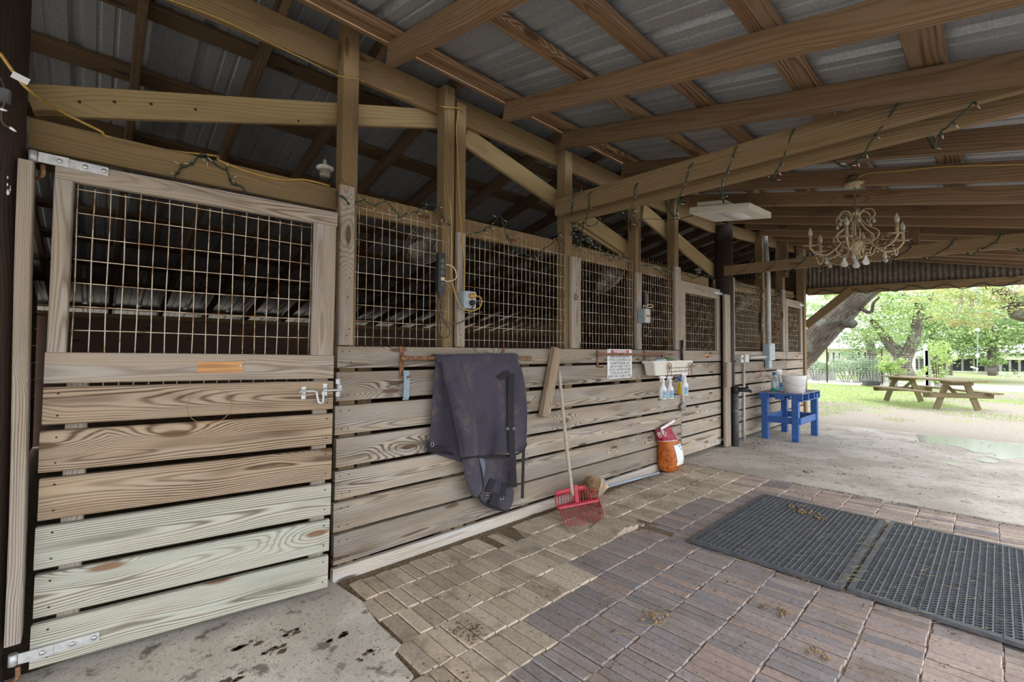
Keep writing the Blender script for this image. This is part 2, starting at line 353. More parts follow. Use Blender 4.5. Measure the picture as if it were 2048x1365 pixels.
flat_poly('floor_end_slab', [(6.645, .16), (6.62, -5.6)]+jag(10.05, -5.6, 10.30, .16, 40, .02), -.06, .010, 'slab_far')
b = MB(); b.box((.70, -5.6, -.08), (5.36, .16, -.012)); b.build('floor_paver_bed', 'bed_dirt', kind='structure')
b = MB(); b.box((-3.5, .16, -.10), (11.0, 6.6, -.03)); b.build('floor_stalls', 'bed_dirt', kind='structure')
b = MB(); xs = [-12]+[9.9+i*1.0 for i in range(50)]+[75, 110, 160]; ys = [-60, -40, -25]+[-14+i for i in range(36)]+[30, 45, 70]
b.grid([[(x, y, -.07+(.045*MN.noise(V((x*.35, y*.35, 0))) if 10.6 < x < 60 else 0)+.0004*max(0, x-30)**1.3) for x in xs] for y in ys]); b.build('ground', 'yard', kind='structure', fix=True)
# brick pavers on edge, one course per row along the wall
rows = [(-.075, -.298), (-.302, -.525), (-.529, -.757), (-.761, -1.0), (-1.004, -1.243), (-1.247, -1.479), (-1.483, -1.714), (-1.718, -1.95), (-1.954, -2.19), (-2.194, -2.42), (-2.424, -2.66), (-2.664, -2.90), (-2.904, -3.14), (-3.144, -3.4), (-3.404, -3.7), (-3.704, -4.0), (-4.0, -4.3), (-4.3, -4.7), (-4.7, -5.1), (-5.1, -5.55)]
TAN = [(.52, .435, .335), (.45, .375, .29), (.56, .475, .37), (.42, .345, .265), (.48, .39, .29)]
PUR = [(.28, .238, .222), (.30, .256, .238), (.262, .232, .228), (.315, .256, .228), (.25, .222, .222), (.29, .245, .232), (.335, .256, .222)]
PIN = [(.42, .33, .28), (.47, .385, .32), (.38, .30, .26)]
b = MB()
for ri, (ya, yb) in enumerate(rows):
    x = (1.11, 1.075, 1.085, 1.03)[min(ri, 3)]
    if ri >= 4: x = (.975, .90, .85, .83)[min(ri-4, 3)]
    slope_up = random.choice((.0015, .003, .006, .002)); k = 0
    yc0 = (ya+yb)/2
    while x < 5.31:
        w = random.uniform(.076, .088) if yc0 > -1.25 else random.uniform(.056, .066)
        yj = random.uniform(-.004, .004); z = random.uniform(-.005, .001); zt = slope_up+random.uniform(-.002, .002); roll = random.uniform(-.003, .003)
        yc = (ya+yb)/2; x1 = min(x+w-.0045, 5.325)
        if yc > -.6: tanp = 1
        elif yc > -.75: tanp = 1
        elif yc > -1.0: tanp = 1 if x < 2.24 or x > 4.2 else 0
        elif yc > -1.24: tanp = 1 if x < 1.60 else 0
        else: tanp = 0
        if tanp: c = random.choice(TAN)
        else: c = random.choice(PUR)
        if x > 4.66 and yc < -.75: c = random.choice(PIN if random.random() < .75 else PUR)
        if 2.3 < x < 3.0 and yc < -2.42 and yc > -3.0: c = random.choice(PIN)
        if ri == 0 and 2.0 < x < 2.35: z -= .011
        broken = (2.72 < x < 3.12 and -.80 < yc < -.5)
        f_ = random.uniform(.88, 1.1); c = tuple(q*f_ for q in c)
        if broken: z += .035*math.sin((x-2.72)/.4*PI)*(1 if yc > -.65 else .75); roll *= 5
        if 3.0 < x < 3.25 and -1.0 < yc < -.5: z -= .010
        if x < (1.10, 1.075, 1.08, 1.035, 1.0)[min(ri, 4)]-.09: x += w; k += 1; continue
        e = .0035
        zl, zh = z-zt, z+zt
        top = [(x+e, yb+yj+e, zh+roll), (x1-e, yb+yj+e, zh-roll), (x1-e, ya+yj-e, zl-roll), (x+e, ya+yj-e, zl+roll)]
        mid = [(x, yb+yj, zh+roll-.005), (x1, yb+yj, zh-roll-.005), (x1, ya+yj, zl-roll-.005), (x, ya+yj, zl+roll-.005)]
        bot = [(q[0], q[1], -.05) for q in mid]
        s0 = len(b.v); b.v += bot+mid+top
        b.face((s0+8, s0+9, s0+10, s0+11), None, c)
        for i in range(4):
            j = (i+1) % 4
            b.face((s0+4+i, s0+4+j, s0+8+j, s0+8+i), None, tuple(min(1, q*(1.12)) for q in c)); b.face((s0+i, s0+j, s0+4+j, s0+4+i), None, c)
        x += w; k += 1
b.build('floor_pavers', 'brick', kind='structure')
# puddles on the far slab
def blob(cx, cy, rx, ry, n=40, seed=0, z=.014):
    return [(cx+rx*math.cos(2*PI*i/n)*(1+.35*MN.noise(V((math.cos(2*PI*i/n)*1.6+seed, math.sin(2*PI*i/n)*1.6, seed)))), cy+ry*math.sin(2*PI*i/n)*(1+.35*MN.noise(V((math.cos(2*PI*i/n)*1.6, math.sin(2*PI*i/n)*1.6+seed, 3+seed))))) for i in range(n)]
b = MB()
pw = [(1832, 869), (1870, 871), (1915, 874.5), (1980, 882), (2048, 891), (2110, 903), (2120, 924), (2048, 917), (2000, 919), (1972, 912), (1992, 908), (1950, 905), (1925, 896), (1885, 889), (1840, 884)]
b.prism([tuple(G(x, y, .0135)) for x, y in pw], (0, 0, -.003))
for px, py, rx, ry, sd in ((1912, 931, .13, .08, 5), (1974, 923.5, .15, .09, 8)): c = G(px, py); b.prism([(x, y, .0135) for x, y in blob(c.x, c.y, rx, ry, seed=sd)], (0, 0, -.003))
tag(b.build('puddle', 'water', fix=True), 'shallow rain puddles on the concrete slab near the far opening', 'puddle', kind='stuff')
flat_poly('road', [(24.5, -40), (28.5, -40), (29.3, 0), (30.6, 40), (26.0, 40), (25.0, 0)], -.2, -.015, 'gravel')

# ------------------------------------------------------------------ roof shells
S = .226
def zr(X): return 3.08 + (0 if X < 5 else (X-5)*.051)
def roof_z(X, Y, stall=False):   # underside of the metal
    return zr(X)+.205+S*Y if Y < -.24 and not stall else zr(X)+.335+.165-S*(Y+.24)
def roof_sheet(name, y0, y1, x0, x1):
    prof = []; x = x0; k = 0
    while x < x1:
        for dx, dz in [(0, 0), (.018, .032), (.055, .032), (.073, 0), (.125, 0), (.132, .007), (.145, .007), (.152, 0), (.205, 0), (.212, .007), (.225, .007), (.232, 0)]: prof.append((x+dx, dz))
        x += .305
    b = MB(); b.grid([[(px, y, roof_z(px, y, 'stalls' in name)+dz) for px, dz in prof] for y in (y0, (y0+y1)/2, y1)], sm=False)
    return mod_solid(b.build(name, 'roof_metal', kind='structure', fix=True), .002)
roof_sheet('ceiling_aisle', -.245, -3.55, -2.6, 11.2)
roof_sheet('ceiling_stalls', -.62, 8.4, -2.6, 11.2)

# ------------------------------------------------------------------ rafters and purlins
r0 = [-1.05, -.2, .45, 1.22, 2.12, 2.75, 3.62, 4.25, 4.87, 5.48, 6.09, 6.70, 7.31, 7.92, 8.53, 9.14, 9.75, 10.36]
for i, X in enumerate([x for x in r0 if x > 1]):
    b = MB(); z = zr(X); w = .125; y0, y1 = -.30, -3.5
    c0 = z+S*y0+w/2; c1 = z+S*y1+w/2
    b.board((X, y0, c0), (X, y1, c1), (0, 0, 1), w, .05 if i != 0 else .055, .004, (random.random(), random.random(), random.random()), 8, .004)
    tag(b.build('rafter', 'rafter_wood'), 'brown sloping rafter under the aisle roof, '+NTH[i]+' from the near end', 'rafter', 'rafters under the aisle roof')
for i, (yc, w, name) in enumerate([(-.335, .13, ''), (-.98, .10, ''), (-1.44, .10, ''), (-1.98, .125, ''), (-2.47, .13, ''), (-3.1, .1, '')][:5]):
    b = MB(); cuts = [-2.5, 2.14+.0*i, 4.86, 7.9, 11.0]
    z = lambda X: zr(X)+S*yc+.165
    pts = [-2.5, 5.0, 11.0]
    for a, c in zip(pts[:-1], pts[1:]):
        b.board((a, yc, z(a)), (c, yc, z(c)), (0, 1, S), w, .036, .004, None, 14, .006)
    tag(b.build('purlin', 'purlin_wood'), 'flat reddish purlin board above the aisle rafters, '+NTH[i]+' out from the stall wall', 'purlin', 'purlins under the aisle roof')
b = MB()
for a, c in ((-2.5, 5.0), (5.0, 11.0)):
    b.board((a, -.13, zr(a)+.315), (c, -.13, zr(c)+.315), (0, 0, 1), .29, .036, .004, None, 8, .003)
tag(b.build('ridge_board', 'purlin_wood'), 'streaky dark ridge board running above the stall wall at the roof peak', 'beam')
k = 0
for i in range(-1, 18):
    X = .155 + .605*i; z = zr(X)+.335; w = .12; b = MB(); y0, y1 = -.105, 8.2
    b.board((X, y0, z-S*(y0+.24)+w/2), (X, y1, z-S*(y1+.24)+w/2), (0, 0, 1), w, .045, .004, None, 6, .004)
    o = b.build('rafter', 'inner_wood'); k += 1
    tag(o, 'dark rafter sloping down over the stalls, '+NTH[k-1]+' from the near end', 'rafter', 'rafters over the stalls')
for i, yc in enumerate([.06, .69, 1.27, 1.98, 2.7, 3.4, 4.1, 4.8, 5.5, 6.6]):
    b = MB(); zf = lambda X: zr(X)+.335-S*(yc+.24)+.143
    for a, c in ((-2.5, 5.0), (5.0, 11.0)): b.board((a, yc, zf(a)), (c, yc, zf(c)), (0, 1, -S), .12 if i % 2 else .15, .036, .004, None, 8, .004)
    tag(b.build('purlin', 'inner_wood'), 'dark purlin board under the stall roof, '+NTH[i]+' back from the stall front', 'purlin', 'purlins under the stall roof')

# ------------------------------------------------------------------ rear and side walls of the stalls, gable
b = MB()
for j in range(6): b.board((-2.4+j*2.44, 6.54+.004*(j%2), .945), (.05+j*2.44, 6.54+.004*(j%2), .945), (0, 0, 1), 1.91, .015, .001, None)
b.build('wall_rear', 'plywood', kind='structure')
b = MB(); b.board((-2.5, 6.50, 1.875), (11, 6.50, 1.875), (0, 0, 1), .07, .09, tint=(.9, .3, .4)); b.build('trim_1', 'beam_wood', kind='structure')
b = MB()
for j in range(10): b.board((-.62, .1, .12+j*.235), (-.62, 6.45, .12+j*.235), (0, 0, 1), .225, .03)
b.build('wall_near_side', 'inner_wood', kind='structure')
for X, nm in ((4.30, 'wall_middle_side'), (7.0, 'wall_third_side'), (10.85, 'wall_far_side')):
    b = MB()
    for j in range(6 if X < 10 else 13): b.board((X+.01*(j%2), .22 if X < 10 else .14, .10+j*.235), (X+.01*(j%2), 6.45, .10+j*.235), (0, 0, 1), .22 if X < 10 else .25, .035)
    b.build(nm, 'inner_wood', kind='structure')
b = MB(); rows_ = [[], [], []]; XG = 11.0; y = -3.5
while y < 8.4:
    dz = .010*math.cos(2*PI*y/.0762); zt = roof_z(XG, y)-.01
    zb = 2.60+.03*min(0, y) if -4.6 < y < .05 else (-.05 if y > 0 else roof_z(XG, y)-.2)
    for r_, q in zip(rows_, (zb, (zb+zt)/2, zt)): r_.append((XG+dz, y, q))
    y += .0762/8
b.grid(rows_, sm=True); mod_solid(b.build('wall_gable', 'gable_metal', kind='structure', fix=True), .002)
b = MB(); ys_ = [-3.5+i*.4 for i in range(24)]; b.grid([[(-2.55, y, 2.3) for y in ys_], [(-2.55, y, roof_z(-2.55, y)-.01) for y in ys_]]); mod_solid(b.build('wall_near_sky_block', 'gable_metal', kind='structure', fix=True), .002)  # unseen upper wall, added to keep sky light off the upper frame
# ------------------------------------------------------------------ posts, girders and braces of the stall front
YP, YB = .045, .17      # front plane of the posts, plane of the beams behind them
def post(name, x0, x1, y0, y1, z0, z1, mat, label, tint=None, cat='post', top=None):
    b = MB(); b.board(((x0+x1)/2, (y0+y1)/2, z0), ((x0+x1)/2, (y0+y1)/2, z1), (1, 0, 0), x1-x0, y1-y0, .005, tint, 6, .002)
    return tag(b.build(name, mat), label, cat)
b = MB(); b.tube([(-.375, .06, -.06), (-.365, .06, 1.2), (-.345, .06, 3.25)], [.135, .132, .125], 22, tint=(.4, .3, .6)); b.build
po = tag(b.build('pole', 'pole_wood'), 'dark brown creosoted round pole at the near end beside the first stall door', 'post')
b = MB(); p = W(16, 383, .0)
for k in range(26): b.ball((-.276+random.uniform(-.016, .016), -.026+random.uniform(-.006, .006), 1.98+random.uniform(-.06, .05)), random.uniform(.004, .010), 6, (1, .4, 1.4))
b.build('paint_splash', 'white_plastic', po, kind='stuff')
b = MB(); b.board((-.213, .0, .205), (-.213, .0, 2.105), (0, 1, 0), .10, .044, .004, (.35, .2, .35), 8, .004)
tag(b.build('post_board', 'grey_wood'), 'weathered grey upright board between the dark pole and the near stall door', 'board')
xz = lambda px, py, Y=YP: W(px, py, Y)
post('post', 1.085, 1.185, YP, .145, -.03, xz(697, 45).z, 'beam_wood', 'tall square post between the near stall door and the first mesh panel', (.35, .3, .3))
b = MB(); t1 = (.45, .7, .5)
zt = xz(905, 176).z
b.board((1.875, .095, -.03), (1.875, .095, zt), (1, 0, 0), .09, .10, .005, t1, 6, .002)
b.board((1.985, .08, -.03), (1.985, .08, xz(925, 208).z), (1, 0, 0), .085, .07, .006, (.6, .2, .8), 6, .002)
tag(b.build('post', 'beam_wood'), 'doubled post with the yellow cord and grey outlet box on it', 'post')
for pl, pr, pt, lab, tn in [(1128, 1145, 307, 'post carrying the wall end of the string-lit tie beam', .3), (1264, 1282, 345, 'post behind the WARNING sign and second outlet box', .4), (1345, 1357, 393, 'post at the near edge of the second stall door', .3)]:
    x1 = wx(pr, 450, YP); post('post', x1-.105, x1, YP, .15, -.03, xz(pr, pt).z, 'beam_wood', lab, (tn, random.random(), .3))
b = MB(); xc = wx(1450, 600, .06); b.tube([(xc, .07, -.05), (xc, .07, 1.5), (xc+.01, .08, zr(6.5)+.1)], [.135, .13, .125], 20, tint=(.3, .5, .5))
tag(b.build('pole', 'pole_wood'), 'black round pole between the second stall door and the far stall front', 'post')
for pl, pr, pt, lab in [(1513, 1530, 455, 'post behind the tall grey conduit in the far stall front'), (1555, 1570, 432, 'post just short of the far stall door')]:
    x1 = wx(pr, 600, YP); post('post', x1-.12, x1, YP, .17, -.03, roof_z(x1, .1)-.2, 'beam_wood', lab, (.4, random.random(), .35))
x8 = wx(1607, 650, 0.0); post('post', x8, x8+.14, -.02, .13, -.05, roof_z(x8, .1)-.2, 'beam_wood', 'corner post at the end of the stall front beside the yard opening', (.5, .4, .4))
# girder under the roof peak: pieces run post to post
gl = [(250, 0, 12), (690, 94, 146), (883, 179, 224), (1147, 303, 338), (1252, 355, 378)]
def beam_px(name, a, c, mat, label, Y=YB, th=.04, cat='beam', tint=None, dx=(0, 0)):
    # a, c: (px, upper y, lower y) at the two ends
    pa, qa = W(a[0], a[1], Y), W(a[0], a[2], Y); pc, qc = W(c[0], c[1], Y), W(c[0], c[2], Y)
    b = MB(); p0 = (pa+qa)/2; p1 = (pc+qc)/2; p0.y = p1.y = Y; d = (p1-p0).normalized(); p0 -= d*dx[0]; p1 += d*dx[1]
    hgt = ((pa-qa).length+(pc-qc).length)/2*abs(d.x)
    b.board(p0, p1, (0, 0, 1), hgt, th, .004, tint, 10, .003)
    return tag(b.build(name, mat), label, cat)
ZG = lambda X: zr(X)+.145
b = MB(); zz = (3.20+3.045)/2+.11
z0a = W(714, 104, YB).z; z0b = W(714, 162, YB).z; zc = (z0a+z0b)/2; hh = z0a-z0b
for xa, xb in ((-2.4, 1.9), (1.9, 4.3), (4.3, 6.6)):
    za = zc+(xa-1.15)*.002 if xa < 5 else zc; zb = zc+(xb-1.15)*.002
    b.board((xa, YB, za), (xb, YB, zb), (0, 0, 1), hh, .04, .004, (.5, random.random(), .45), 10, .003)
zf = (W(1600, 493, YB).z+W(1600, 513, YB).z)/2
b.board((6.6, YB, zc+.01), (10.8, YB, zf), (0, 0, 1), hh, .04, .004, None, 10, .003)
tag(b.build('girder', 'beam_wood'), 'long pale girder running along the tops of the stall posts under the roof peak', 'beam')
YD = .125
beam_px('brace', (58, 168, 235), (885, 222, 258), 'tan_wood', 'tan board rising from the dark pole to the doubled post above the near stall door', .205, .036, 'brace', (.6, .3, .85))
beam_px('brace', (930, 254, 292), (1252, 481, 513), 'tan_wood', 'tan brace sloping down from the doubled post towards the second outlet box', .205, .036, 'brace', (.6, .8, .2))
beam_px('brace', (1150, 420, 455), (1254, 490, 520), 'tan_wood', 'short tan brace sloping down behind the wall end of the lit tie beam', .25, .036, 'brace', (.5, .5, .7))
beam_px('brace', (1284, 406, 440), (1440, 540, 566), 'tan_wood', 'tan brace sloping down to the black pole above the second stall door', .205, .036, 'brace', (.5, .6, .3))
zl0, zl1 = 2.245, 2.31
b = MB()
p0 = (W(58, 238, YB)+W(58, 297, YB))/2; p1 = (W(668, 379, YB)+W(668, 419, YB))/2
b.board(p0, (1.12, YB, p1.z), (0, 0, 1), .135, .04, .004, (.55, .15, .3), 8, .002)
p2 = (W(1130, 487, YB)+W(1130, 514, YB))/2; b.board((1.12, YB, p1.z), (3.2, YB, p2.z), (0, 0, 1), .135, .04, .004, (.5, .55, .7), 8, .002)
p3 = (W(1440, 563, YB)+W(1440, 582, YB))/2; b.board((3.2, YB, p2.z), (6.5, YB, p3.z), (0, 0, 1), .135, .04, .004, (.5, .85, .3), 8, .002)
p4 = W(1590, 592, YB); b.board((6.75, YB, p3.z), (10.6, YB, p4.z), (0, 0, 1), .135, .04, .004, (.5, .85, .3), 8, .002)
tag(b.build('girt', 'beam_wood'), 'long horizontal girt board passing behind the mesh panels and over the stall doors', 'beam')
# tie beams across the aisle
for X, za, zb, y1, lab in [(3.035, 2.743, 2.585, .03, 'front board of the near tie beam across the aisle, wrapped with string lights'), (3.215, 2.70, 2.555, .04, 'rear board of the near tie beam, lower and behind the string-lit one')]:
    b = MB(); b.board((X, y1, (za+zb)/2), (X, -3.5, (za+zb)/2-.07), (0, 0, 1), za-zb-.01, .04, .004, (.45, .6, .25), 14, .005)
    tag(b.build('tie_beam', 'beam_wood'), lab, 'beam')
b = MB(); b.board((6.5, -.08, 2.515), (6.5, -3.5, 2.44), (0, 0, 1), .135, .04, .004, (.35, .3, .7), 10, .004)
tag(b.build('tie_beam', 'beam_wood'), 'far tie beam crossing from the black pole behind the chandelier', 'beam')
b = MB(); b.board((10.94, -.02, 2.645), (10.94, -3.5, 2.535), (0, 0, 1), .145, .05, .004, (.6, .2, .35), 10, .002)
tag(b.build('header_beam', 'beam_wood'), 'header beam over the yard opening below the corrugated gable', 'beam')
b = MB(); b.board((10.90, .02, 1.93), (10.90, -.78, 2.62), (0, 0, 1), .155, .05, .004, (.3, .7, .4))
tag(b.build('knee_brace', 'beam_wood'), 'diagonal knee brace between the corner post and the header beam', 'brace')
for X, yy, za, zb, lab in [(5.35, -.72, 2.27, 2.60, None)]: pass
p = E(1566, 455, 7.6); q = E(1566, 550, 7.6)
b = MB(); b.board((7.6, p.y, 2.50), (7.6, p.y, 3.05), (0, 1, 0), .12, .04, .004, (.2, .5, .5)); tag(b.build('hanger_board', 'rafter_wood'), 'short upright board hanging from the far rafters near the stall front', 'board')
p = E(1822, 455, 6.62); b = MB(); b.board((6.63, p.y, E(1822, 492, 6.62).z), (6.63, p.y, E(1822, 430, 6.62).z), (0, 1, 0), .14, .04, .004, (.3, .5, .5)); tag(b.build('hanger_board', 'rafter_wood'), 'short upright board hanging from the far rafters behind the chandelier', 'board')

# ------------------------------------------------------------------ stall fronts: planks, nailers, mesh
def nails(parent, pts, y, r=.0045):
    b = MB()
    for x, z in pts:
        c = len(b.v); b.lathe([(r, 0), (r*.7, .0016)], Matrix.Translation((x, y, z)) @ Matrix.Rotation(PI/2, 4, 'X'), 7)
    o = b.build('nails', 'nail', parent, kind='stuff'); return o
ROWS = [(1.250, 1.385), (1.052, 1.228), (.853, 1.030), (.665, .835), (.472, .645), (.278, .452), (.088, .262)]
def planks(name, xa, xb, rows, mat, parent=None, y=(.0, .04), seg=14, tone=None, kind=None, joint=None):
    b = MB()
    for i, (za, zb) in enumerate(rows):
        cuts = [xa+random.uniform(-.006, .006), xb+random.uniform(-.006, .006)]
        if joint: cuts.insert(1, joint)
        for c0, c1 in zip(cuts[:-1], cuts[1:]):
            zz = (za+zb)/2+random.uniform(-.004, .004); h = zb-za-random.uniform(0, .01)
            b.board((c0+.002, (y[0]+y[1])/2, zz), (c1-.002, (y[0]+y[1])/2, zz+random.uniform(-.004, .004)), (0, 0, 1), h, y[1]-y[0], .004, (random.uniform(.2, .9) if tone is None else tone(i), random.random(), random.random()), seg, .0025)
    return b.build(name, mat, parent, kind)
def wire_mesh(name, xa, xb, za, zb, parent=None, y=.03, sx=.0508, sz=.1016, r=.0021, zref=1.385, top=None):
    b = MB(); n = int(round((xb-xa)/sx)); jx = lambda z, k: .003*math.sin(z*9+k*1.7)
    for k in range(n+1):
        x = xa+(xb-xa)*k/n; zt = zb+(.02 if k % 2 == 0 else 0)+ (top(x) if top else 0)
        b.tube([(x+jx(z, k)*.6, y+.0015, z) for z in [za+(zt-za)*q/6 for q in range(7)]], r, 5)
    z = za+.05
    while z < zb+.001:
        b.tube([(x, y-.0015, z+.002*math.sin(x*6+z*9)) for x in [xa-.005+(xb-xa+.01)*q/8 for q in range(9)]], r, 5); z += sz
    return b.build(name, 'wire', parent)
x5 = wx(1362, 760)
sf = thing('stall_front', 'long plank stall front with mesh above, holding the blanket and WARNING sign', 'stall wall', (1.04, 0, 0))
def rel(o, root):
    o.parent = root; o.matrix_parent_inverse = Matrix.Translation(-V(root.location)); return o
pl = rel(planks('planks', 1.045, x5, ROWS, 'wall_wood'), sf)
b = MB(); b.board((1.045, .02, .005), (3.6, .02, -.005), (0, 0, 1), .13, .04, .006, (.8, .3, .3), 10, .004); b.board((3.603, .02, -.005), (x5, .02, .02), (0, 0, 1), .12, .04, .006, (.5, .7, .6), 10, .004)
rel(b.build('sill_board', 'sill_wood'), sf)
for x in (1.20, 2.05, 2.62, 3.98, 4.9):   # battens behind the planks at the joints
    b = MB(); b.box((x, .042, .0), (x+.09, .05+.03, 1.38), .003, (.4, random.random(), .4)); rel(b.build('batten', 'inner_wood'), sf)
pts = []
for za, zb in ROWS:
    for x in (1.085, 1.13, 2.01, 2.64, 3.95, 4.01, 4.95, x5-.05): pts += [(x+random.uniform(-.01, .01), za+.035), (x+random.uniform(-.01, .01), zb-.035)]
rel(nails(None, pts, -.0005), sf)
def nailer(pl_, pr_, pt, lab, tn, x=None, pb=695, mat='grey_wood'):
    xa, xb = (wx(pl_, pt, 0), wx(pr_, pt, 0)) if x is None else x; zt = W((pl_+pr_)/2, pt, 0).z
    b = MB(); b.board(((xa+xb)/2, .02, 1.389), ((xa+xb)/2, .02, zt), (1, 0, 0), xb-xa, .038, .005, (tn, random.random(), .3+.3*random.random()), 5, .002)
    o = tag(b.build('nailer_board', mat), lab, 'board', 'upright nailer boards over the mesh edges')
    nails(o, [((xa+xb)/2+random.uniform(-.02, .02), 1.389+(zt-1.389)*q) for q in (.06, .1, .3, .42, .7, .92, .95)], .0005)
    return o
nailer(682, 711, 372, 'tall grey upright board over the near edge of the first mesh panel', .55)
nailer(916, 932, 466, 'grey upright board below the yellow cord, carrying the first outlet box', .5)
nailer(1144, 1163, 515, 'upright board with a rusty ring between the second and third mesh panels', .45)
nailer(1274, 1284, 546, 'upright board carrying the second outlet box above the WARNING sign', .45)
nailer(1351, 1362, 534, 'upright board at the near edge of the second stall door', .4)
mx = [(wx(704), wx(903), 2.33), (wx(934), wx(1136), 2.335), (wx(1160), wx(1272), 2.38), (wx(1285), wx(1352), 2.42)]
ml = ['first wire mesh panel from the near end, with the power strip', 'second wire mesh panel, right of the doubled post', 'third wire mesh panel, above the leaning wooden block and the sign', 'narrow fourth wire mesh panel beside the second stall door']
for (xa, xb, zt), lab in zip(mx, ml):
    tag(wire_mesh('mesh_panel', xa, xb, 1.39, zt-.0, y=.0425), lab, 'mesh panel', 'rusty wire mesh panels of the stall front')
o = [x for x in bpy.data.objects if x.name == 'brace'][0]
nails(o, [(W(px, py, .186).x, W(px, py, .186).z) for px, py in ((159, 204), (229, 204), (302, 208), (391, 219), (597, 242))], .186, .007)
# ------------------------------------------------------------------ near stall door (stands a little ajar)
dr = thing('stall_door', 'near stall door, plank bottom and mesh top, lowest boards greenish new wood', 'door', W(60, 1350, 0))
dr.rotation_euler = (0, .011, math.radians(-7.2))
DMW = Matrix.Translation(dr.location) @ dr.rotation_euler.to_matrix().to_4x4(); DMI = DMW.inverted()
def dl(px, py, y=0.0):
    o = DMI @ O; d = DMI.to_3x3() @ ray(px, py); t_ = (y-o.y)/d.y; q = o+d*t_; return q.x, q.z
LD = dl(656, 1180)[0]
def dboard(name, x0, x1, z0, z1, mat, tint, y=(0, .038), vert=False, seg=8):
    b = MB()
    if vert: b.board(((x0+x1)/2, (y[0]+y[1])/2, z0), ((x0+x1)/2, (y[0]+y[1])/2, z1), (1, 0, 0), x1-x0, y[1]-y[0], .004, tint, seg, .001)
    else: b.board((x0, (y[0]+y[1])/2, (z0+z1)/2), (x1, (y[0]+y[1])/2, (z0+z1)/2), (0, 0, 1), z1-z0, y[1]-y[0], .004, tint, seg, .0015)
    return b.build(name, mat, dr)
zz = lambda px, py: dl(px, py)[1]
t0, t1 = zz(659, 428), zz(658, 453); ta, tb = zz(90, 305), zz(88, 349)
dboard('top_rail', .005, LD, (t1+tb)/2, (t0+ta)/2, 'grey_wood', (.5, .2, .5))
lr1, lr0 = (zz(75, 706)+zz(655, 710))/2, (zz(75, 769)+zz(656, 757))/2
xl = dl(140, 500)[0]; xr = dl(625, 600)[0]
dboard('stile', .003, xl, lr1, (t1+tb)/2, 'grey_wood', (.6, .75, .45), vert=True); dboard('stile', xr, LD-.004, lr1, (t1+tb)/2, 'grey_wood', (.35, .3, .6), vert=True)
dboard('lock_rail', .0, LD, lr0, lr1, 'grey_wood', (.55, .5, .55))
ed = [(772, 759), (860, 825), (957, 895), (1054, 965.5), (1151, 1037), (1250, 1108), (1350, 1180)]
edz = [(zz(70, a)+zz(655, c))/2 for a, c in ed]
for nm, mat, idx in (('planks', 'door_wood', (0, 1, 2)), ('green_planks', 'green_wood', (3, 4, 5))):
    b = MB(); pts = []
    for k in idx:
        z1, z0 = edz[k]-.006, edz[k+1]+.013; xx = -.004*(k % 2)
        b.board((xx, .019, (z0+z1)/2), (LD+random.uniform(-.004, .003), .019, (z0+z1)/2), (0, 0, 1), z1-z0-.006, .038, .006, (.5+.1*random.random(), [.13, .55, .71, .31, .83, .47][k], [.42, .6, .35, .55, .38, .62][k]), 10, .0015)
        for x in (.045, LD-.03): pts += [(x, z0+.04), (x, z1-.03)]
    o = b.build(nm, mat, dr)
    if nm[0] == 'g': o['label'] = 'pale greenish newer planks'
    nails(o, pts, -.0008)
dboard('backing_stile', .06, .13, .03, lr1, 'grey_wood', (.6, .2, .3), (.041, .075), True); dboard('backing_stile', LD-.095, LD-.02, .03, lr1, 'grey_wood', (.6, .4, .3), (.041, .075), True)
wire_mesh('wire_mesh', xl+.012, xr-.006, lr0-.03, (t1+tb)/2-.01, dr, y=.035, r=.0024)
o = bpy.data.objects['wire_mesh']
x0_, z0_ = dl(394, 746); x1_, z1_ = dl(486, 724)
b = MB(); b.box((x0_, -.004, z0_), (x1_, -.0005, z1_), .001, (.5, .4, .3)); o = b.build('bare_wood_patch', 'bright_patch', dr); o['label'] = 'unweathered orange wood patch'
b = MB(); x2_, z2_ = dl(481, 724); b.lathe([(.006, 0), (.006, .004), (.003, .007)], Matrix.Translation((x2_, -.001, z2_-.02)) @ Matrix.Rotation(PI/2, 4, 'X'), 8); b.build('screw', 'steel', o)
xs_, zs_ = dl(420, 800); b = MB(); b.tube([(xs_+.09*math.cos(a), -.0006, zs_-.03+.085*math.sin(a)) for a in [2*PI*q/40 for q in range(40)]], .0012, 4, True); b.build('rust_ring', 'bright_patch', dr)
def hinge(p0, p1, name, mats='galv'):
    # strap hinge on the door face from the pin end p0 to the strap end p1 (local x,z)
    h = MB(); (xa, za), (xb, zb) = p0, p1; h.board((xa, -.004, za), (xb, -.004, zb), (0, 0, 1), .038, .006, .001)
    q = (xa+(xb-xa)*.36); h.board((xa-.02, -.009, za), (q, -.009, za+(zb-za)*.36), (0, 0, 1), .042, .006, .001)
    h.tube([(xa-.035+.02*math.cos(a), -.0, za-.02), (xa-.035, -.0, za+.02)] if False else [(xa-.035, -.004, za-.022), (xa-.035, -.004, za+.022)], .014, 12)
    o = h.build(name, mats, dr)
    b = MB()
    for f_ in (.22, .62, .93): b.lathe([(.010, 0), (.009, .004), (.004, .007)], Matrix.Translation((xa+(xb-xa)*f_, -.0075-(.004 if f_ < .3 else 0), za+(zb-za)*f_)) @ Matrix.Rotation(PI/2, 4, 'X'), 10)
    b.build('bolts', 'steel', o, kind='stuff'); return o
hinge(dl(92, 318), dl(217, 345), 'hinge'); hinge(dl(52, 1313), dl(199, 1272), 'hinge')
b = MB(); b.tube(bez([(-.03, -.004, zz(70, 318)-.02), (-.03, -.0, zz(70, 318)-.06), (-.05, .03, zz(70, 318)-.07)], 5), .008, 8); b.tube(bez([(-.035, -.004, .045), (-.035, -.002, .0), (-.06, -.0, -.015), (-.13, .0, -.03)], 5), .008, 8)
b.build('hinge_pins', 'rust', dr)
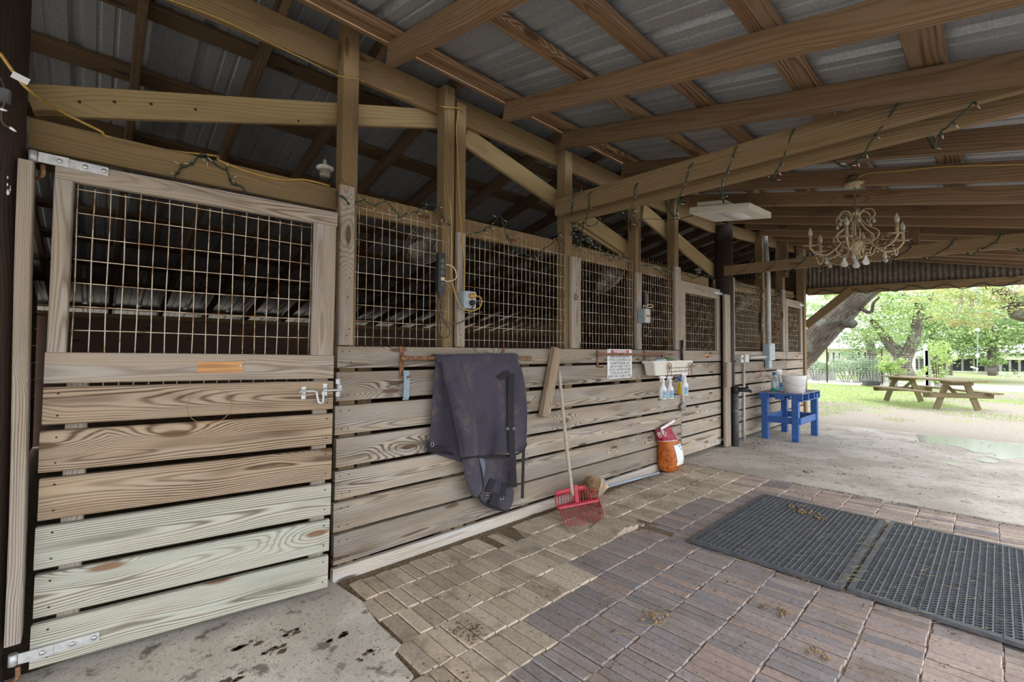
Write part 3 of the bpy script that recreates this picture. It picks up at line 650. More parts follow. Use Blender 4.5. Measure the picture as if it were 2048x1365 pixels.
# slide bolt
lb = MB(); xa, za = dl(602, 786); xb, zb = dl(664, 779)
for px in (607, 650):
    x_, z_ = dl(px, 780 if px > 630 else 786); lb.box((x_-.011, -.004, z_-.033), (x_+.011, -.0005, z_+.033), .002); lb.tube([(x_-.008, -.016, z_), (x_+.008, -.016, z_)], .011, 10)
o = lb.build('latch_brackets', 'galv', dr)
b = MB(); zb_ = (za+zb)/2
b.tube([(xa-.012, -.018, za), dl(632, 783)[0:1]+(-.018, zb_), ] if False else bez([(xa-.014, -.02, zb_-.004), (xa, -.017, zb_), (dl(629, 785)[0], -.017, zb_), (dl(633, 785)[0], -.022, zb_-.03), (dl(636, 785)[0], -.03, zb_-.06), (dl(643, 785)[0], -.03, zb_-.06), (dl(645, 785)[0], -.022, zb_-.03), (dl(647, 785)[0], -.017, zb_), (dl(684, 780)[0], -.017, zb_+.002)], 5), .0065, 8)
b.build('latch_rod', 'galv', dr)
b = MB(); q = W(675, 776, 0)
b.box((q.x-.013, -.006, q.z-.052), (q.x+.013, -.0005, q.z+.052), .002); b.tube([(q.x-.012, -.010, q.z+.02), (q.x-.012, -.03, q.z+.02), (q.x-.012, -.03, q.z-.02), (q.x-.012, -.010, q.z-.02)], .004, 6); b.box((q.x-.016, -.022, q.z-.012), (q.x+.016, -.006, q.z+.02), .002)
tag(b.build('latch_keeper', 'galv'), 'galvanised latch keeper plate on the plank end beside the near door', 'latch')
# ------------------------------------------------------------------ second and third stall doors, far front
def plain_door(xa, xb, pxm, top, label, rows, tn, hinge_right=True, patch=None, rowsmat='wall_wood'):
    d = thing('stall_door', label, 'door', (xa, 0, 0)); L = xb-xa
    lk0, lk1 = 1.235, 1.385
    b = MB(); b.board((0, .02, top-.07), (L, .02, top-.07), (0, 0, 1), .14, .038, .004, (tn, .2, .5)); b.build('top_rail', 'grey_wood', d)
    for x in ((.06), (L-.06)):
        b = MB(); b.board((x, .02, lk1), (x, .02, top-.141), (1, 0, 0), .12, .038, .004, (tn, random.random(), .5)); b.build('stile', 'grey_wood', d)
    b = MB(); b.board((0, .02, (lk0+lk1)/2), (L, .02, (lk0+lk1)/2), (0, 0, 1), lk1-lk0-.004, .038, .004, (tn, .6, .3)); lrk = b.build('lock_rail', 'grey_wood', d)
    b = MB()
    for i, (z0, z1) in enumerate(rows): b.board((0, .02, (z0+z1)/2), (L, .02, (z0+z1)/2), (0, 0, 1), z1-z0-.004, .038, .004, (random.uniform(.4, .95), random.random(), random.random()), 6, .002)
    b.build('planks', rowsmat, d)
    wire_mesh('wire_mesh', .13, L-.13, lk1-.03, top-.14, d, y=.048, r=.0021)
    b = MB(); b.board((L*.56, -.002, (lk0+lk1)/2), (L*.56+.13, -.002, (lk0+lk1)/2), (0, 0, 1), .05, .003, .001, (.5, .3, .3)); b.build('bare_wood_patch', 'bright_patch', d)
    for z in (top-.06, rows[-1][0]+.06):
        b = MB(); b.board((L-.22, -.003, z), (L+.03, -.003, z), (0, 0, 1), .035, .006, .001); b.tube([(L+.035, -.004, z-.02), (L+.035, -.004, z+.02)], .012, 8); h = b.build('hinge', 'galv', d)
        b = MB()
        for f_ in (.2, .12, .03): b.lathe([(.009, 0), (.008, .004), (.003, .006)], Matrix.Translation((L-f_, -.006, z)) @ Matrix.Rotation(PI/2, 4, 'X'), 8)
        b.build('bolts', 'steel', h, kind='stuff')
    return d
rows2 = [(a+.0, c) for a, c in ROWS[1:]]
plain_door(x5+.012, wx(1442, 760)-.0, None, W(1400, 570, 0).z, 'second stall door, closed, hung on the black pole beyond the spray bottles', rows2+[(-.0, .08)] if False else [(1.06, 1.222), (.87, 1.04), (.685, .85), (.49, .665), (.30, .47), (.06, .282)], .35)
xp = wx(1445, 760, -.04)
b = MB(); b.board((wx(1453, 800, -.05), -.058, .03), (wx(1453, 800, -.05), -.058, W(1453, 590, -.06).z), (1, 0, 0), .19, .035, .005, (.5, .3, .4), 4, .001)
tag(b.build('pole_board', 'grey_wood'), 'upright board nailed to the front of the black pole', 'board')
b = MB(); q = W(1456, 745, -.095); b.box((q.x-.08, -.115, q.z-.21), (q.x+.08, -.078, q.z+.14), .004, (.4, .2, .3)); tag(b.build('cleat_board', 'grey_wood'), 'short board cleat on the black pole behind the black hydrant', 'board')
# far stall front
xa = wx(1463, 760); xb = wx(1573, 720); xc = wx(1606, 720)
ff = thing('stall_front', 'far stall front of planks behind the blue table and grey electrical boxes', 'stall wall', (xa, 0, 0))
rel(planks('planks', xa+.02, xb-.02, [(1.245, 1.385)]+[(1.06, 1.222), (.87, 1.04), (.685, .85), (.49, .665), (.30, .47), (.06, .282)], 'wall_wood', seg=6), ff)
for x in (xa+.05, xb-.1): b = MB(); b.board((x, .06, 0), (x, .06, 1.38), (1, 0, 0), .12, .035, .003); rel(b.build('batten', 'inner_wood'), ff)
nailer(1460, 1470, 555, 'upright board at the near edge of the far mesh panel beside the black pole', .3, x=(xa+.0, xa+.16))
nailer(1565, 1572, 580, 'upright board at the near edge of the far stall door', .35, x=(xb-.17, xb-.02))
xm = wx(1531, 620)
tag(wire_mesh('mesh_panel', xa+.17, xm-.15, 1.39, 2.47, y=.0425), 'wide far mesh panel beyond the black pole', 'mesh panel', 'rusty wire mesh panels of the stall front')
tag(wire_mesh('mesh_panel', xm, xb-.17, 1.39, 2.47, y=.0425), 'narrow far mesh panel behind the grey conduit', 'mesh panel', 'rusty wire mesh panels of the stall front')
plain_door(xb+.01, xc-.0, None, W(1585, 600, 0).z, 'far stall door with mesh top beside the corner post and yard opening', [(1.06, 1.222), (.87, 1.04), (.685, .85), (.49, .665), (.30, .47), (.06, .282)], .5)
# ------------------------------------------------------------------ things hung on the stall front
def sheet(lp, rp, yf, nu=16, nv=24, sc=None, Y0=-.12):
    # lp, rp: left and right outline (photo pixels, top to bottom); yf(u, t): distance out from the planks
    ox, oy, k = sc; rows = []
    for i in range(nv+1):
        t_ = i/nv; a = lerp_curve(lp, t_); c = lerp_curve(rp, t_); row = []
        for j in range(nu+1):
            u = j/nu; px = ox+(a[0]+(c[0]-a[0])*u)/k; py = oy+(a[1]+(c[1]-a[1])*u)/k
            row.append(W(px, py, yf(u, t_)))
        rows.append(row)
    return rows
t = NT('blanket'); p = t.pos(); n1 = t.noise(p, 6.0, 5.0, .65); n2 = t.noise(p, 22.0, 4.0, .7); n3 = t.noise(p, 3.0, 2.0)
sp = t.n('SeparateXYZ'); t.set(sp.inputs[0], p)
wv = t.ma('MULTIPLY', t.ma('SINE', t.ma('MULTIPLY', sp.outputs[0], 1500.0)), t.ma('SINE', t.ma('MULTIPLY', sp.outputs[2], 1500.0)))
cc = t.mix(t.mr(n3, .35, .65), (.056, .050, .072), (.070, .061, .086)); cc = t.mix(t.ma('MULTIPLY', t.ma('MULTIPLY', t.mr(n1, .50, .68), .75), t.mr(n2, .38, .60)), cc, (.14, .11, .085)); cc = t.mix(t.ma('MULTIPLY', t.mr(n1, .34, .46, .5, 0.0), 1.0), cc, (.05, .04, .04))
cc = t.mix(t.mr(n2, .68, .76, 0, .5), cc, (.22, .17, .13)); t.bump(t.ma('ADD', wv, n2), .15, .002); t.out(cc, .9, spec=.15, Sheen__Weight=.15)
plain('blanket_lining', (.15, .18, .22), .9, 0, .2, 30)
SB = (840, 690, 3.9)
bl = thing('horse_blanket', 'dusty purple horse blanket with black straps draped over the rusty bar', 'blanket', W(950, 712, -.12))
def brel(o): return rel(o, bl)
def bsheet(name, lp, rp, yf, mat='blanket', nu=16, nv=24, th=.010, label=None):
    b = MB(); b.grid(sheet(lp, rp, yf, nu, nv, SB)); o = b.build(name, mat, fix=True); mod_solid(o, th); mod_sub(o, 1); brel(o)
    if label: o['label'] = label
    return o
sin = math.sin
bsheet('rear_drape', [(122, 92), (118, 200), (100, 350), (85, 600), (72, 760), (52, 832)], [(200, 100), (220, 300), (275, 500), (320, 700), (345, 840), (345, 925)], lambda u, t_: -.035-.045*(1-t_)-.02*sin(u*7+t_*2)*t_-.02*u)
bsheet('main_drape', [(240, 88), (300, 120), (340, 240), (372, 430), (405, 640), (410, 800), (420, 878)], [(745, 78), (796, 190), (828, 340), (838, 520), (836, 660), (830, 765), (795, 832)], lambda u, t_: -.125-.030*sin(u*10+1.0+t_*1.2)*t_+.03*max(0, u-.8)*5*t_*.6-.01*sin(u*23+t_*4)*t_)
bsheet('front_fold', [(150, 95), (172, 160), (195, 280), (238, 450), (272, 620), (302, 760), (318, 882)], [(290, 86), (325, 185), (360, 310), (400, 470), (438, 620), (446, 740), (446, 866)], lambda u, t_: -.13-.10*abs(sin(PI*u))**.6*(.35+.65*t_), nu=14)
# top turn over the bar
b = MB(); rows_ = []
for i in range(9):
    a = PI*i/8; row = []
    for j in range(21):
        u = j/20; px = 840+(125+(752-125)*u)/3.9; q = W(px, 690+(90-12*u)/3.9, -.105); row.append((q.x, -.075-.05*math.cos(a)*1.0 if False else -.078+.047*math.cos(a), q.z-.012+.022*sin(a)))
    rows_.append(row)
rows_ = [[(x, y, z-.02) for x, y, z in rows_[0]]]+rows_+[[(x, y, z-.03) for x, y, z in rows_[-1]]]
b.grid(rows_); o = b.build('top_turn', 'blanket', fix=True); mod_solid(o, .01); brel(o)
bsheet('left_flap', [(326, 870), (330, 930), (345, 1010), (362, 1090), (384, 1150), (418, 1182)], [(446, 862), (462, 930), (476, 1000), (488, 1080), (486, 1140), (440, 1188)], lambda u, t_: -.105-.04*sin(PI*u)*(1-.5*t_), nu=10, nv=14)
bsheet('neck_flap', [(430, 860), (470, 920), (492, 1030), (478, 1110), (462, 1165), (472, 1215), (560, 1270)], [(752, 855), (752, 940), (745, 1010), (715, 1080), (735, 1140), (728, 1230), (690, 1298)], lambda u, t_: -.075-.02*sin(u*8+t_*3)-.01*sin(PI*u), nu=14, nv=16)
bsheet('lining_gap', [(444, 870), (452, 930), (470, 1000), (486, 1062)], [(500, 885), (512, 930), (508, 1000), (490, 1064)], lambda u, t_: -.097-.015*u, 'blanket_lining', 5, 8, .004, 'bluish grey quilted lining showing')
def strap(name, pts, w, Y, mat='black_web', par=None, th=.003):
    b = MB(); c = [(840+x/3.9, 690+y/3.9) for x, y in pts]; rows_ = []
    for i, (x, y) in enumerate(c):
        yy = Y[i] if isinstance(Y, (list, tuple)) else Y
        d = V((c[min(i+1, len(c)-1)][0]-c[max(i-1, 0)][0], c[min(i+1, len(c)-1)][1]-c[max(i-1, 0)][1])).normalized(); n_ = V((d.y, -d.x))*(w/3.9/2)
        rows_.append([W(x-n_.x, y-n_.y, yy), W(x, y, yy-.002), W(x+n_.x, y+n_.y, yy)])
    b.grid(rows_, sm=False); o = b.build(name, mat, fix=True); mod_solid(o, th); brel(o); return o
strap('surcingle_strap', [(712, 225), (708, 400), (706, 560), (706, 655)], 48, -.158); strap('surcingle_strap', [(712, 650), (716, 780), (722, 900), (728, 1010), (733, 1112)], 46, [-.162, -.165, -.165, -.15, -.13])
strap('strap_end', [(622, 262), (660, 238), (700, 212)], 40, -.156)
strap('chest_strap', [(572, 1050), (550, 1100), (532, 1150)], 46, -.105); strap('chest_strap', [(668, 1075), (655, 1130), (645, 1185)], 42, -.105)
strap('hook_patch', [(600, 1160), (580, 1210), (560, 1250)], 56, -.104)
sl_ = strap('leg_strap', [(808, 812), (804, 950), (800, 1100), (798, 1200)], 22, -.08)
b = MB(); q = W(840+797/3.9, 690+1205/3.9, -.08); b.tube([q+V((.010*math.cos(a), 0, .008*sin(a)-.004)) for a in [2*PI*i/14 for i in range(14)]], .0022, 6, True); q2 = q-V((0, 0, .03)); b.tube([q2+V((.007*math.cos(a), 0, .018*sin(a))) for a in [2*PI*i/14 for i in range(14)]], .0025, 6, True); b.tube([q-V((0, 0, .008)), q-V((0, 0, .02))], .004, 6)
brel(b.build('snap_hook', 'steel'))
for cx, cy, wd in ((530, 1178, 17), (640, 1208, 13)):
    b = MB(); c0 = [(-wd, -22), (wd, -24), (wd-6, 22), (-wd-6, 24)]; b.tube([W(840+(cx+x)/3.9, 690+(cy+y)/3.9, -.112) for x, y in c0], .0022, 6, True); b.tube([W(840+(cx-wd)/3.9, 690+cy/3.9, -.113), W(840+(cx+wd-4)/3.9, 690+cy/3.9, -.113)], .0016, 5); brel(b.build('buckle', 'steel'))
for x_ in (684, 732):
    b = MB(); q = W(840+x_/3.9, 690+655/3.9, -.165); b.tube([q+V((.009*math.cos(a), 0, .009*sin(a))) for a in [2*PI*i/14 for i in range(14)]], .002, 6, True); brel(b.build('strap_ring', 'steel'))
def hem(pts, Y, w=.007):
    b = MB(); b.tube(bez([W(840+x/3.9, 690+y/3.9, (Y[i] if isinstance(Y, list) else Y)) for i, (x, y) in enumerate(pts)], 5), w*1.2, 6); brel(b.build('binding', 'black_web'))
hem([(318, 880), (380, 882), (446, 868)], [-.14, -.185, -.14]); hem([(440, 872), (560, 876), (690, 868), (795, 832), (830, 765)], [-.13, -.14, -.13, -.10, -.10])
hem([(446, 868), (470, 950), (487, 1050), (487, 1130), (440, 1188), (405, 1172)], [-.10, -.11, -.11, -.11, -.11, -.11]); hem([(462, 1165), (475, 1215), (530, 1258), (610, 1284), (690, 1298)], -.085)
hem([(52, 832), (130, 835), (210, 845), (290, 870), (345, 920)], -.06, .006)
b = MB(); b.prism([W(840+x/3.9, 690+y/3.9, -.075) for x, y in [(55, 778), (80, 764), (105, 775), (120, 792), (170, 790), (196, 805), (188, 835), (130, 838), (70, 826), (52, 808)]], (0, .01, 0)); o = b.build('corner_tab', 'black_web', fix=True); brel(o)
b = MB(); q = W(840+95/3.9, 690+780/3.9, -.082); b.tube([q+V((.011*math.cos(a), 0, .014*sin(a))) for a in [2*PI*i/16 for i in range(16)]], .002, 6, True); brel(b.build('corner_ring', 'steel'))

# rusty blanket bars
def blanket_bar(px0, pxs, pyb, pyt, bar_py, label, Yb=-.085):
    r = thing('blanket_bar', label, 'bar', W(px0, bar_py, 0))
    q0 = W(px0, bar_py, Yb); q1 = W(pxs[-1], bar_py-2, Yb)
    b = MB(); b.board((q0.x-.0, Yb, q0.z), (q1.x, Yb, q0.z), (0, 0, 1), .024, .012, .002); rel(b.build('bar', 'rust'), r)
    for px in pxs[:-1]:
        q = W(px, pyb, -.006); zt = 1.385; x_ = q.x
        b = MB(); b.board((x_, -.006, q.z), (x_, -.006, zt+.0), (1, 0, 0), .032, .006, .001); b.board((x_, -.003, q0.z), (x_, Yb, q0.z), (0, 0, 1), .03, .01, .002)
        b.tube(bez([(x_, -.008, q.z+.012), (x_+.02, -.03, q.z-.0), (x_+.03, -.055, q.z+.01)], 4), .007, 6)
        rel(b.build('bracket', 'rust'), r)
    return r
blanket_bar(803, [803, 1006, 1062], 756, 697, 717, 'rusty blanket bar carrying the horse blanket')
blanket_bar(1195, [1195, 1289, 1345], 735, 697, 709, 'empty rusty blanket bar crossing the WARNING sign')
b = MB(); q = W(812, 742, -.03); z2 = W(812, 800, -.03).z
rows_ = [[(q.x-.02+dx, -.026+dy, z) for dx in (0, .042)] for dy, z in [(0, q.z), (-.006, q.z+.0), (-.012, q.z-.03), (-.014, (q.z+z2)/2), (-.01, z2+.02), (.0, z2), (.008, z2+.004)]]
b.grid(rows_, sm=False); tag(mod_solid(b.build('hanging_strap', 'strap_blue', fix=True), .003), 'pale blue webbing strap hanging beside the bracket of the blanket bar', 'strap')
# wooden block hung on a wire
A0 = W(1113, 697, -.045); A1 = W(1088, 834, -.045)
r_ = thing('wooden_block', 'reddish wooden block hung slanting beside the rake handle', 'block', A0)
b = MB(); b.board(A0, A1, (1, 0, .18), .098, .055, .006, (.7, .2, .3)); rel(b.build('timber', 'door_wood'), r_)
b = MB(); q = W(1101, 704, -.03); b.tube([q+V((.022*math.cos(a), -.004, .022*sin(a))) for a in [2*PI*i/16 for i in range(16)]], .002, 5, True); rel(b.build('wire_loop', 'steel'), r_)
# ring on the nailer
b = MB(); q = W(1152, 593, -.006); b.tube([q+V((.018*math.cos(a), -.004, .026*sin(a)-.01)) for a in [2*PI*i/16 for i in range(16)]], .004, 6, True); b.ball(q+V((0, -.002, .02)), .008, 8); b.tube([q+V((0, 0, .02)), q+V((0, -.006, .016))], .005, 6)
tag(b.build('tie_ring', 'rust'), 'rusty tie ring on the upright board above the wooden block', 'ring')
# WARNING sign
def text(s_, size, mat, parent, loc, xs=1.0, wmax=None, ext=.0003, bold=0.0):
    cu = bpy.data.curves.new('t', 'FONT'); cu.body = s_; cu.size = size; cu.align_x = 'CENTER'; cu.align_y = 'CENTER'; cu.extrude = ext; cu.offset = bold
    o = bpy.data.objects.new('t', cu); C.objects.link(o); dg = bpy.context.evaluated_depsgraph_get(); me = bpy.data.meshes.new_from_object(o.evaluated_get(dg)); bpy.data.objects.remove(o); bpy.data.curves.remove(cu)
    x0 = min(v_.co.x for v_ in me.vertices); x1 = max(v_.co.x for v_ in me.vertices)
    k = xs if wmax is None else wmax/(x1-x0)
    for v_ in me.vertices: v_.co.x = (v_.co.x-(x0+x1)/2)*k
    me.materials.clear(); me.materials.append(M[mat]); me.update()
    o = bpy.data.objects.new('lettering', me); C.objects.link(o); o.parent = parent; o.location = loc; o.rotation_euler = (PI/2, 0, 0); return o
plain('sign_white', (.80, .82, .80), .45, 0, .05, 6); plain('sign_red', (.45, .03, .06), .45); plain('sign_black', (.06, .06, .065), .5)
q = W(1240, 728, -.006); a0 = W(1215, 758, -.006); a1 = W(1264, 754, -.006); zt = W(1240, 699, -.006).z; zb = W(1240, 757, -.006).z
SW, SH = a1.x-a0.x, zt-zb
sg = thing('warning_sign', 'white WARNING sign with red heading and black text on the planks', 'sign', ((a0.x+a1.x)/2, -.004, (zt+zb)/2))
b = MB(); b.box((-SW/2, -.0015, -SH/2), (SW/2, .0015, SH/2), .0005); b.build('sign_plate', 'sign_white', sg)
b = MB(); b.box((-SW*.37, -.0022, SH*.36), (SW*.37, -.0012, SH*.48), .0002); b.build('red_heading', 'sign_red', sg)
text('WARNING', .048, 'sign_white', sg, (0, -.0025, SH*.42), wmax=SW*.54, bold=.001)
for i, ln in enumerate(['UNDER TEXAS LAW (CHAPTER 87,', 'CIVIL PRACTICE AND REMEDIES CODE),', 'AN EQUINE PROFESSIONAL IS NOT', 'LIABLE FOR AN INJURY TO OR THE', 'DEATH OF A PARTICIPANT IN EQUINE', 'ACTIVITIES RESULTING FROM THE', 'INHERENT RISKS OF EQUINE ACTIVITIES.']):
    text(ln, .040, 'sign_black', sg, (0, -.0022, SH*(.245-.112*i)), wmax=SW*[.78, .90, .80, .82, .86, .82, .94][i], bold=0.0)
for sx_ in (-1, 1):
    for sz_ in (-1, 1):
        b = MB(); b.lathe([(.006, 0), (.004, .002)], Matrix.Translation((sx_*SW*.47, -.0015, sz_*SH*.47)) @ Matrix.Rotation(PI/2, 4, 'X'), 8); b.build('screw', 'nail', sg)
# tub in a wire rack, bottles hung from it
xl_, xr_ = W(1303, 735, -.16).x, W(1382, 735, -.16).x; zt = W(1340, 722, -.16).z; zb = W(1340, 750, -.16).z; xm_ = (xl_+xr_)/2; hw = (xr_-xl_)/2
tb = thing('plastic_tub', 'off-white plastic tub in a wire rack, holding small items on the planks', 'tub', (xm_, -.02, zb))
def rrect(hx, hy, r, n=5):
    o_ = []
    for cx, cy, a0_ in ((hx-r, hy-r, 0), (-hx+r, hy-r, PI/2), (-hx+r, -hy+r, PI), (hx-r, -hy+r, 1.5*PI)):
        for i in range(n+1): a = a0_+PI/2*i/n; o_.append((cx+r*math.cos(a), cy+r*sin(a)))
    return o_
def stack(b, secs, close_bottom=True, mi=0):   # secs: (hx, hy, r, z) loops outside then inside
    base = len(b.v); n_ = None
    for hx, hy, r, z in secs:
        lp = rrect(hx, hy, r); n_ = len(lp); b.v += [(x, y, z) for x, y in lp]
    for i in range(len(secs)-1):
        for k in range(n_):
            k2 = (k+1) % n_; b.face((base+i*n_+k, base+i*n_+k2, base+(i+1)*n_+k2, base+(i+1)*n_+k), None, mi=mi, sm=False)
    b.face([base+k for k in range(n_-1, -1, -1)], None, mi=mi); e = base+(len(secs)-1)*n_; b.face([e+k for k in range(n_)], None, mi=mi)
hz = zt-zb; b = MB(); stack(b, [(hw*.86, .062, .02, 0), (hw*.94, .07, .022, hz*.8), (hw, .078, .024, hz*.82), (hw, .078, .024, hz), (hw*.97, .072, .022, hz), (hw*.84, .056, .018, .012)])
for v_ in range(len(b.v)): x, y, z = b.v[v_]; b.v[v_] = (x, y-.092, z)
b.build('tub_shell', 'tub_white', tb)
b = MB(); yr = -.178
for xx in (-hw*.30, hw*.78):
    b.tube(bez([(xx-.04, yr, .01-.03), (xx-.04, yr, hz*.55), (xx-.03, yr, hz*.78), (xx, yr, hz*.84), (xx+.03, yr, hz*.78), (xx+.04, yr, hz*.55), (xx+.04, yr, -.02)], 5), .0032, 6)
    b.tube(bez([(xx-.03, yr, hz*.72), (xx-.012, yr, hz*.55), (xx, yr, hz*.2)], 5), .0028, 5); b.tube(bez([(xx+.03, yr, hz*.72), (xx+.012, yr, hz*.55), (xx, yr, hz*.2)], 5), .0028, 5); b.tube([(xx, yr, hz*.2), (xx, yr, hz*.66)], .0026, 5)
    b.tube([(xx-.04, yr, -.02), (xx-.04, -.09, -.02), (xx-.04, -.005, -.02)], .0032, 5)
for zz_ in (hz*.22, hz*.48): b.tube([(-hw*.30-.04, yr, zz_), (hw*.78+.04, yr, zz_+.004)], .003, 6)
b.build('wire_rack', 'rust', tb)
plain('cloth_green', (.14, .22, .10), .9, 0, .3, 50); plain('sponge_blue', (.55, .66, .70), .7, 0, .1, 40)
b = MB(); b.ball((tb.location.x+.02, -.10, zt-.004), .05, 12, (1.5, 1, .8), jit=.5); tag(b.build('rag', 'cloth_green'), 'crumpled green cloth sticking out of the plastic tub', 'cloth')
b = MB(); b.board((xm_-hw*.62, -.085, zt-.012), (xm_-hw*.15, -.085, zt-.004), (0, 1, 0), .08, .05, .008); tag(b.build('sponge', 'sponge_blue'), 'pale blue block lying in the near end of the plastic tub', 'sponge')
b = MB(); q = W(1324, 710, 0); b.box((q.x-.02, -.018, q.z-.022), (q.x+.02, -.0, q.z+.022), .003); tag(b.build('wall_clip', 'black_plastic'), 'small black square block on the top plank above the plastic tub', 'block')
plain('label_blue', (.10, .30, .62), .4, 0, .1, 30); plain('label_pale', (.62, .80, .86), .4, 0, .08, 30); plain('label_cyan', (.20, .58, .72), .4); plain('yellow_liquid', (.72, .55, .03), .25, 0, .1, 12); plain('cap_blue', (.03, .14, .45), .4)
def spray_bottle(px, pb, pt, Y, label, body='white_plastic', head='white_plastic', tilt=0.0, hgt=None, name='spray_bottle'):
    qb = W(px, pb, Y); qt = W(px, pt, Y); h = (qt-qb).length
    s_ = thing(name, label, 'bottle', qb, group='spray bottles hanging under the tub'); s_.rotation_euler = (0, tilt, -.75)
    b = MB(); k = h/.28
    b.lathe([(.036*k, 0), (.042*k, .006*k), (.042*k, .11*k), (.036*k, .135*k), (.022*k, .155*k), (.019*k, .165*k), (.019*k, .20*k)], n=18, sy=.72); b.build('bottle_body', body, s_)
    b = MB(); b.lathe([(.021*k, .195*k), (.021*k, .222*k), (.014*k, .228*k)], n=16, sy=.85); b.build('collar', head, s_)
    b = MB(); b.board((-.035*k, 0, .25*k), (.03*k, 0, .252*k), (0, 0, 1), .032*k, .02*k, .006*k); b.board((0, 0, .225*k), (0, 0, .245*k), (1, 0, 0), .02*k, .018*k, .003); b.tube([(-.035*k, 0, .252*k), (-.05*k, 0, .25*k)], .007*k, 8); b.board((-.026*k, 0, .24*k), (-.034*k, 0, .195*k), (1, 0, 0), .008*k, .014*k, .002); tr = b.build('trigger_head', head, s_)
    if body == 'white_plastic':
        b = MB(); n_ = 8; rr = .0425*k
        rows_ = [[(rr*math.cos(a)*1.0, rr*sin(a)*.725, z) for a in [-1.95+1.35*i/n_ for i in range(n_+1)]] for z in (.014*k, .05*k, .105*k)]; b.grid(rows_); lb_ = b.build('label', 'label_pale', s_, fix=True); mod_solid(lb_, .0006)
        for z0, z1, mt in ((.018, .045, 'label_cyan'), (.052, .070, 'label_blue'), (.076, .088, 'label_blue')):
            b = MB(); rows_ = [[(rr*1.012*math.cos(a), rr*1.012*sin(a)*.725, z) for a in [-1.8+1.05*i/n_ for i in range(n_+1)]] for z in (z0*k, z1*k)]; b.grid(rows_); mod_solid(b.build('label_band', mt, lb_, fix=True), .0006)
    return s_
spray_bottle(1326, 799, 750, -.20, 'white spray bottle with blue label, hanging nearest under the tub'); spray_bottle(1340, 798, 750, -.175, 'white spray bottle with blue label, middle one of three under the tub'); spray_bottle(1369.5, 791, 744, -.20, 'white spray bottle with blue label hanging in front of the yellow one')
spray_bottle(1361, 789, 752, -.10, 'yellow cleaner bottle with a blue head behind a white spray bottle', 'yellow_liquid', 'cap_blue')
# long brush hanging behind the tub
r_ = thing('brush', 'long handled wash brush hanging behind the tub, grey head down', 'brush', W(1365, 700, -.02))
b = MB(); q = W(1364, 697, -.022); q2 = W(1364, 722, -.022); b.tube([q+V((0, 0, .10)), q2-V((0, 0, .02))], .016, 10); rel(b.build('grip', 'black_plastic'), r_)
b = MB(); q3 = W(1367, 807, -.03); b.tube([q2, q3], .011, 10); rel(b.build('handle', 'white_plastic'), r_)
b = MB(); q4 = W(1367, 812, -.04); b.ball(q4, .055, 14, (1, .5, .75), jit=.5); b.ball(q4-V((0, .0, .03)), .045, 12, (1.05, .5, .7), jit=.6); rel(b.build('brush_head', spotty('brush_grey', (.42, .40, .38), (.20, .19, .18), .4, .6, 60, .95)), r_)

# ------------------------------------------------------------------ rake, broom, feed bag
rk = thing('manure_fork', 'red plastic manure fork leaning upside down against the planks', 'fork', G(1170, 1050))
b = MB(); hb = W(1145, 992, -.16); ht_ = W(1118, 742, -.06); b.tube(bez([hb, (hb+ht_)/2+V((-.004, .004, 0)), ht_], 8), [.016]*9+[.0155]*8, 12); rel(b.build('handle', 'rake_handle'), rk)
L0, L1 = G(1131, 1054, .012), G(1209, 1044, .012)
T0, T1 = W(1110.5, 984, -.145), W(1193, 968, -.145); T0.z += 0
M0, M1 = W(1112, 1012, -.165), W(1196, 996, -.165)
K0, K1 = W(1119, 1020, -.20), W(1199, 1004, -.20)
def lp2(a, c, u): return a*(1-u)+c*u
ntin = 17
b = MB(); n_ = 24
rows_ = [[lp2(T0, T1, i/n_)+V((0, 0, .012*sin(PI*i/n_))) for i in range(n_+1)], [lp2(T0*.72+M0*.28, T1*.72+M1*.28, i/n_) for i in range(n_+1)]]
b.grid(rows_); o = mod_solid(b.build('top_bar', 'red_plastic', fix=True), .008); rel(o, rk)
b = MB(); rows_ = [[lp2(M0, M1, i/n_) for i in range(n_+1)], [lp2(K0, K1, i/n_) for i in range(n_+1)]]; b.grid(rows_); rel(mod_solid(b.build('cross_bar', 'red_plastic', fix=True), .007), rk)
b = MB(); mc = lp2(T0, T1, .43); b.board(mc+V((0, -.012, .03)), lp2(M0, M1, .45)+V((0, -.012, -.0)), (1, 0, .1), .05, .02, .006); rel(b.build('socket', 'red_plastic'), rk)
b = MB(); mc2 = lp2(T0, T1, .42)+V((0, -.022, .0)); b.lathe([(.007, 0), (.006, .005)], Matrix.Translation(mc2) @ Matrix.Rotation(PI/2, 4, 'X'), 8); rel(b.build('bolt', 'steel'), rk)
for i in range(ntin):
    u = i/(ntin-1); e = lp2(L0, L1, u)+V((random.uniform(-.006, .006), random.uniform(-.01, .01), 0)); a = lp2(T0*.75+M0*.25, T1*.75+M1*.25, u); m1 = lp2(M0, M1, u); k1 = lp2(K0, K1, u)
    b = MB(); r1 = .0042 if 0 < i < ntin-1 else .0062
    b.tube([a, m1, k1, lp2(k1, e, .5)+V((0, -.004, .004)), e], [r1, r1, r1, r1*.9, r1*.55], 6); rel(b.build('tine', 'red_plastic'), rk)
b = MB(); q = lp2(T0, T1, .87); d_ = (T1-T0).normalized(); b.board(q-d_*.03+V((0, -.007, -.012)), q+d_*.045+V((0, -.007, -.012)), (0, 0, 1), .026, .001, .0002); rel(b.build('sticker', 'sign_white'), rk)
br = thing('broom', 'corn broom with grey-blue handle lying along the foot of the planks', 'broom', G(1215, 975))
n0 = W(1213, 972, -.14); n0 = G(1214, 974, .07); n1_ = G(1318, 946, .045); 
b = MB(); b.tube([n0, n1_], .0125, 12); rel(b.build('handle', 'blue_handle'), br)
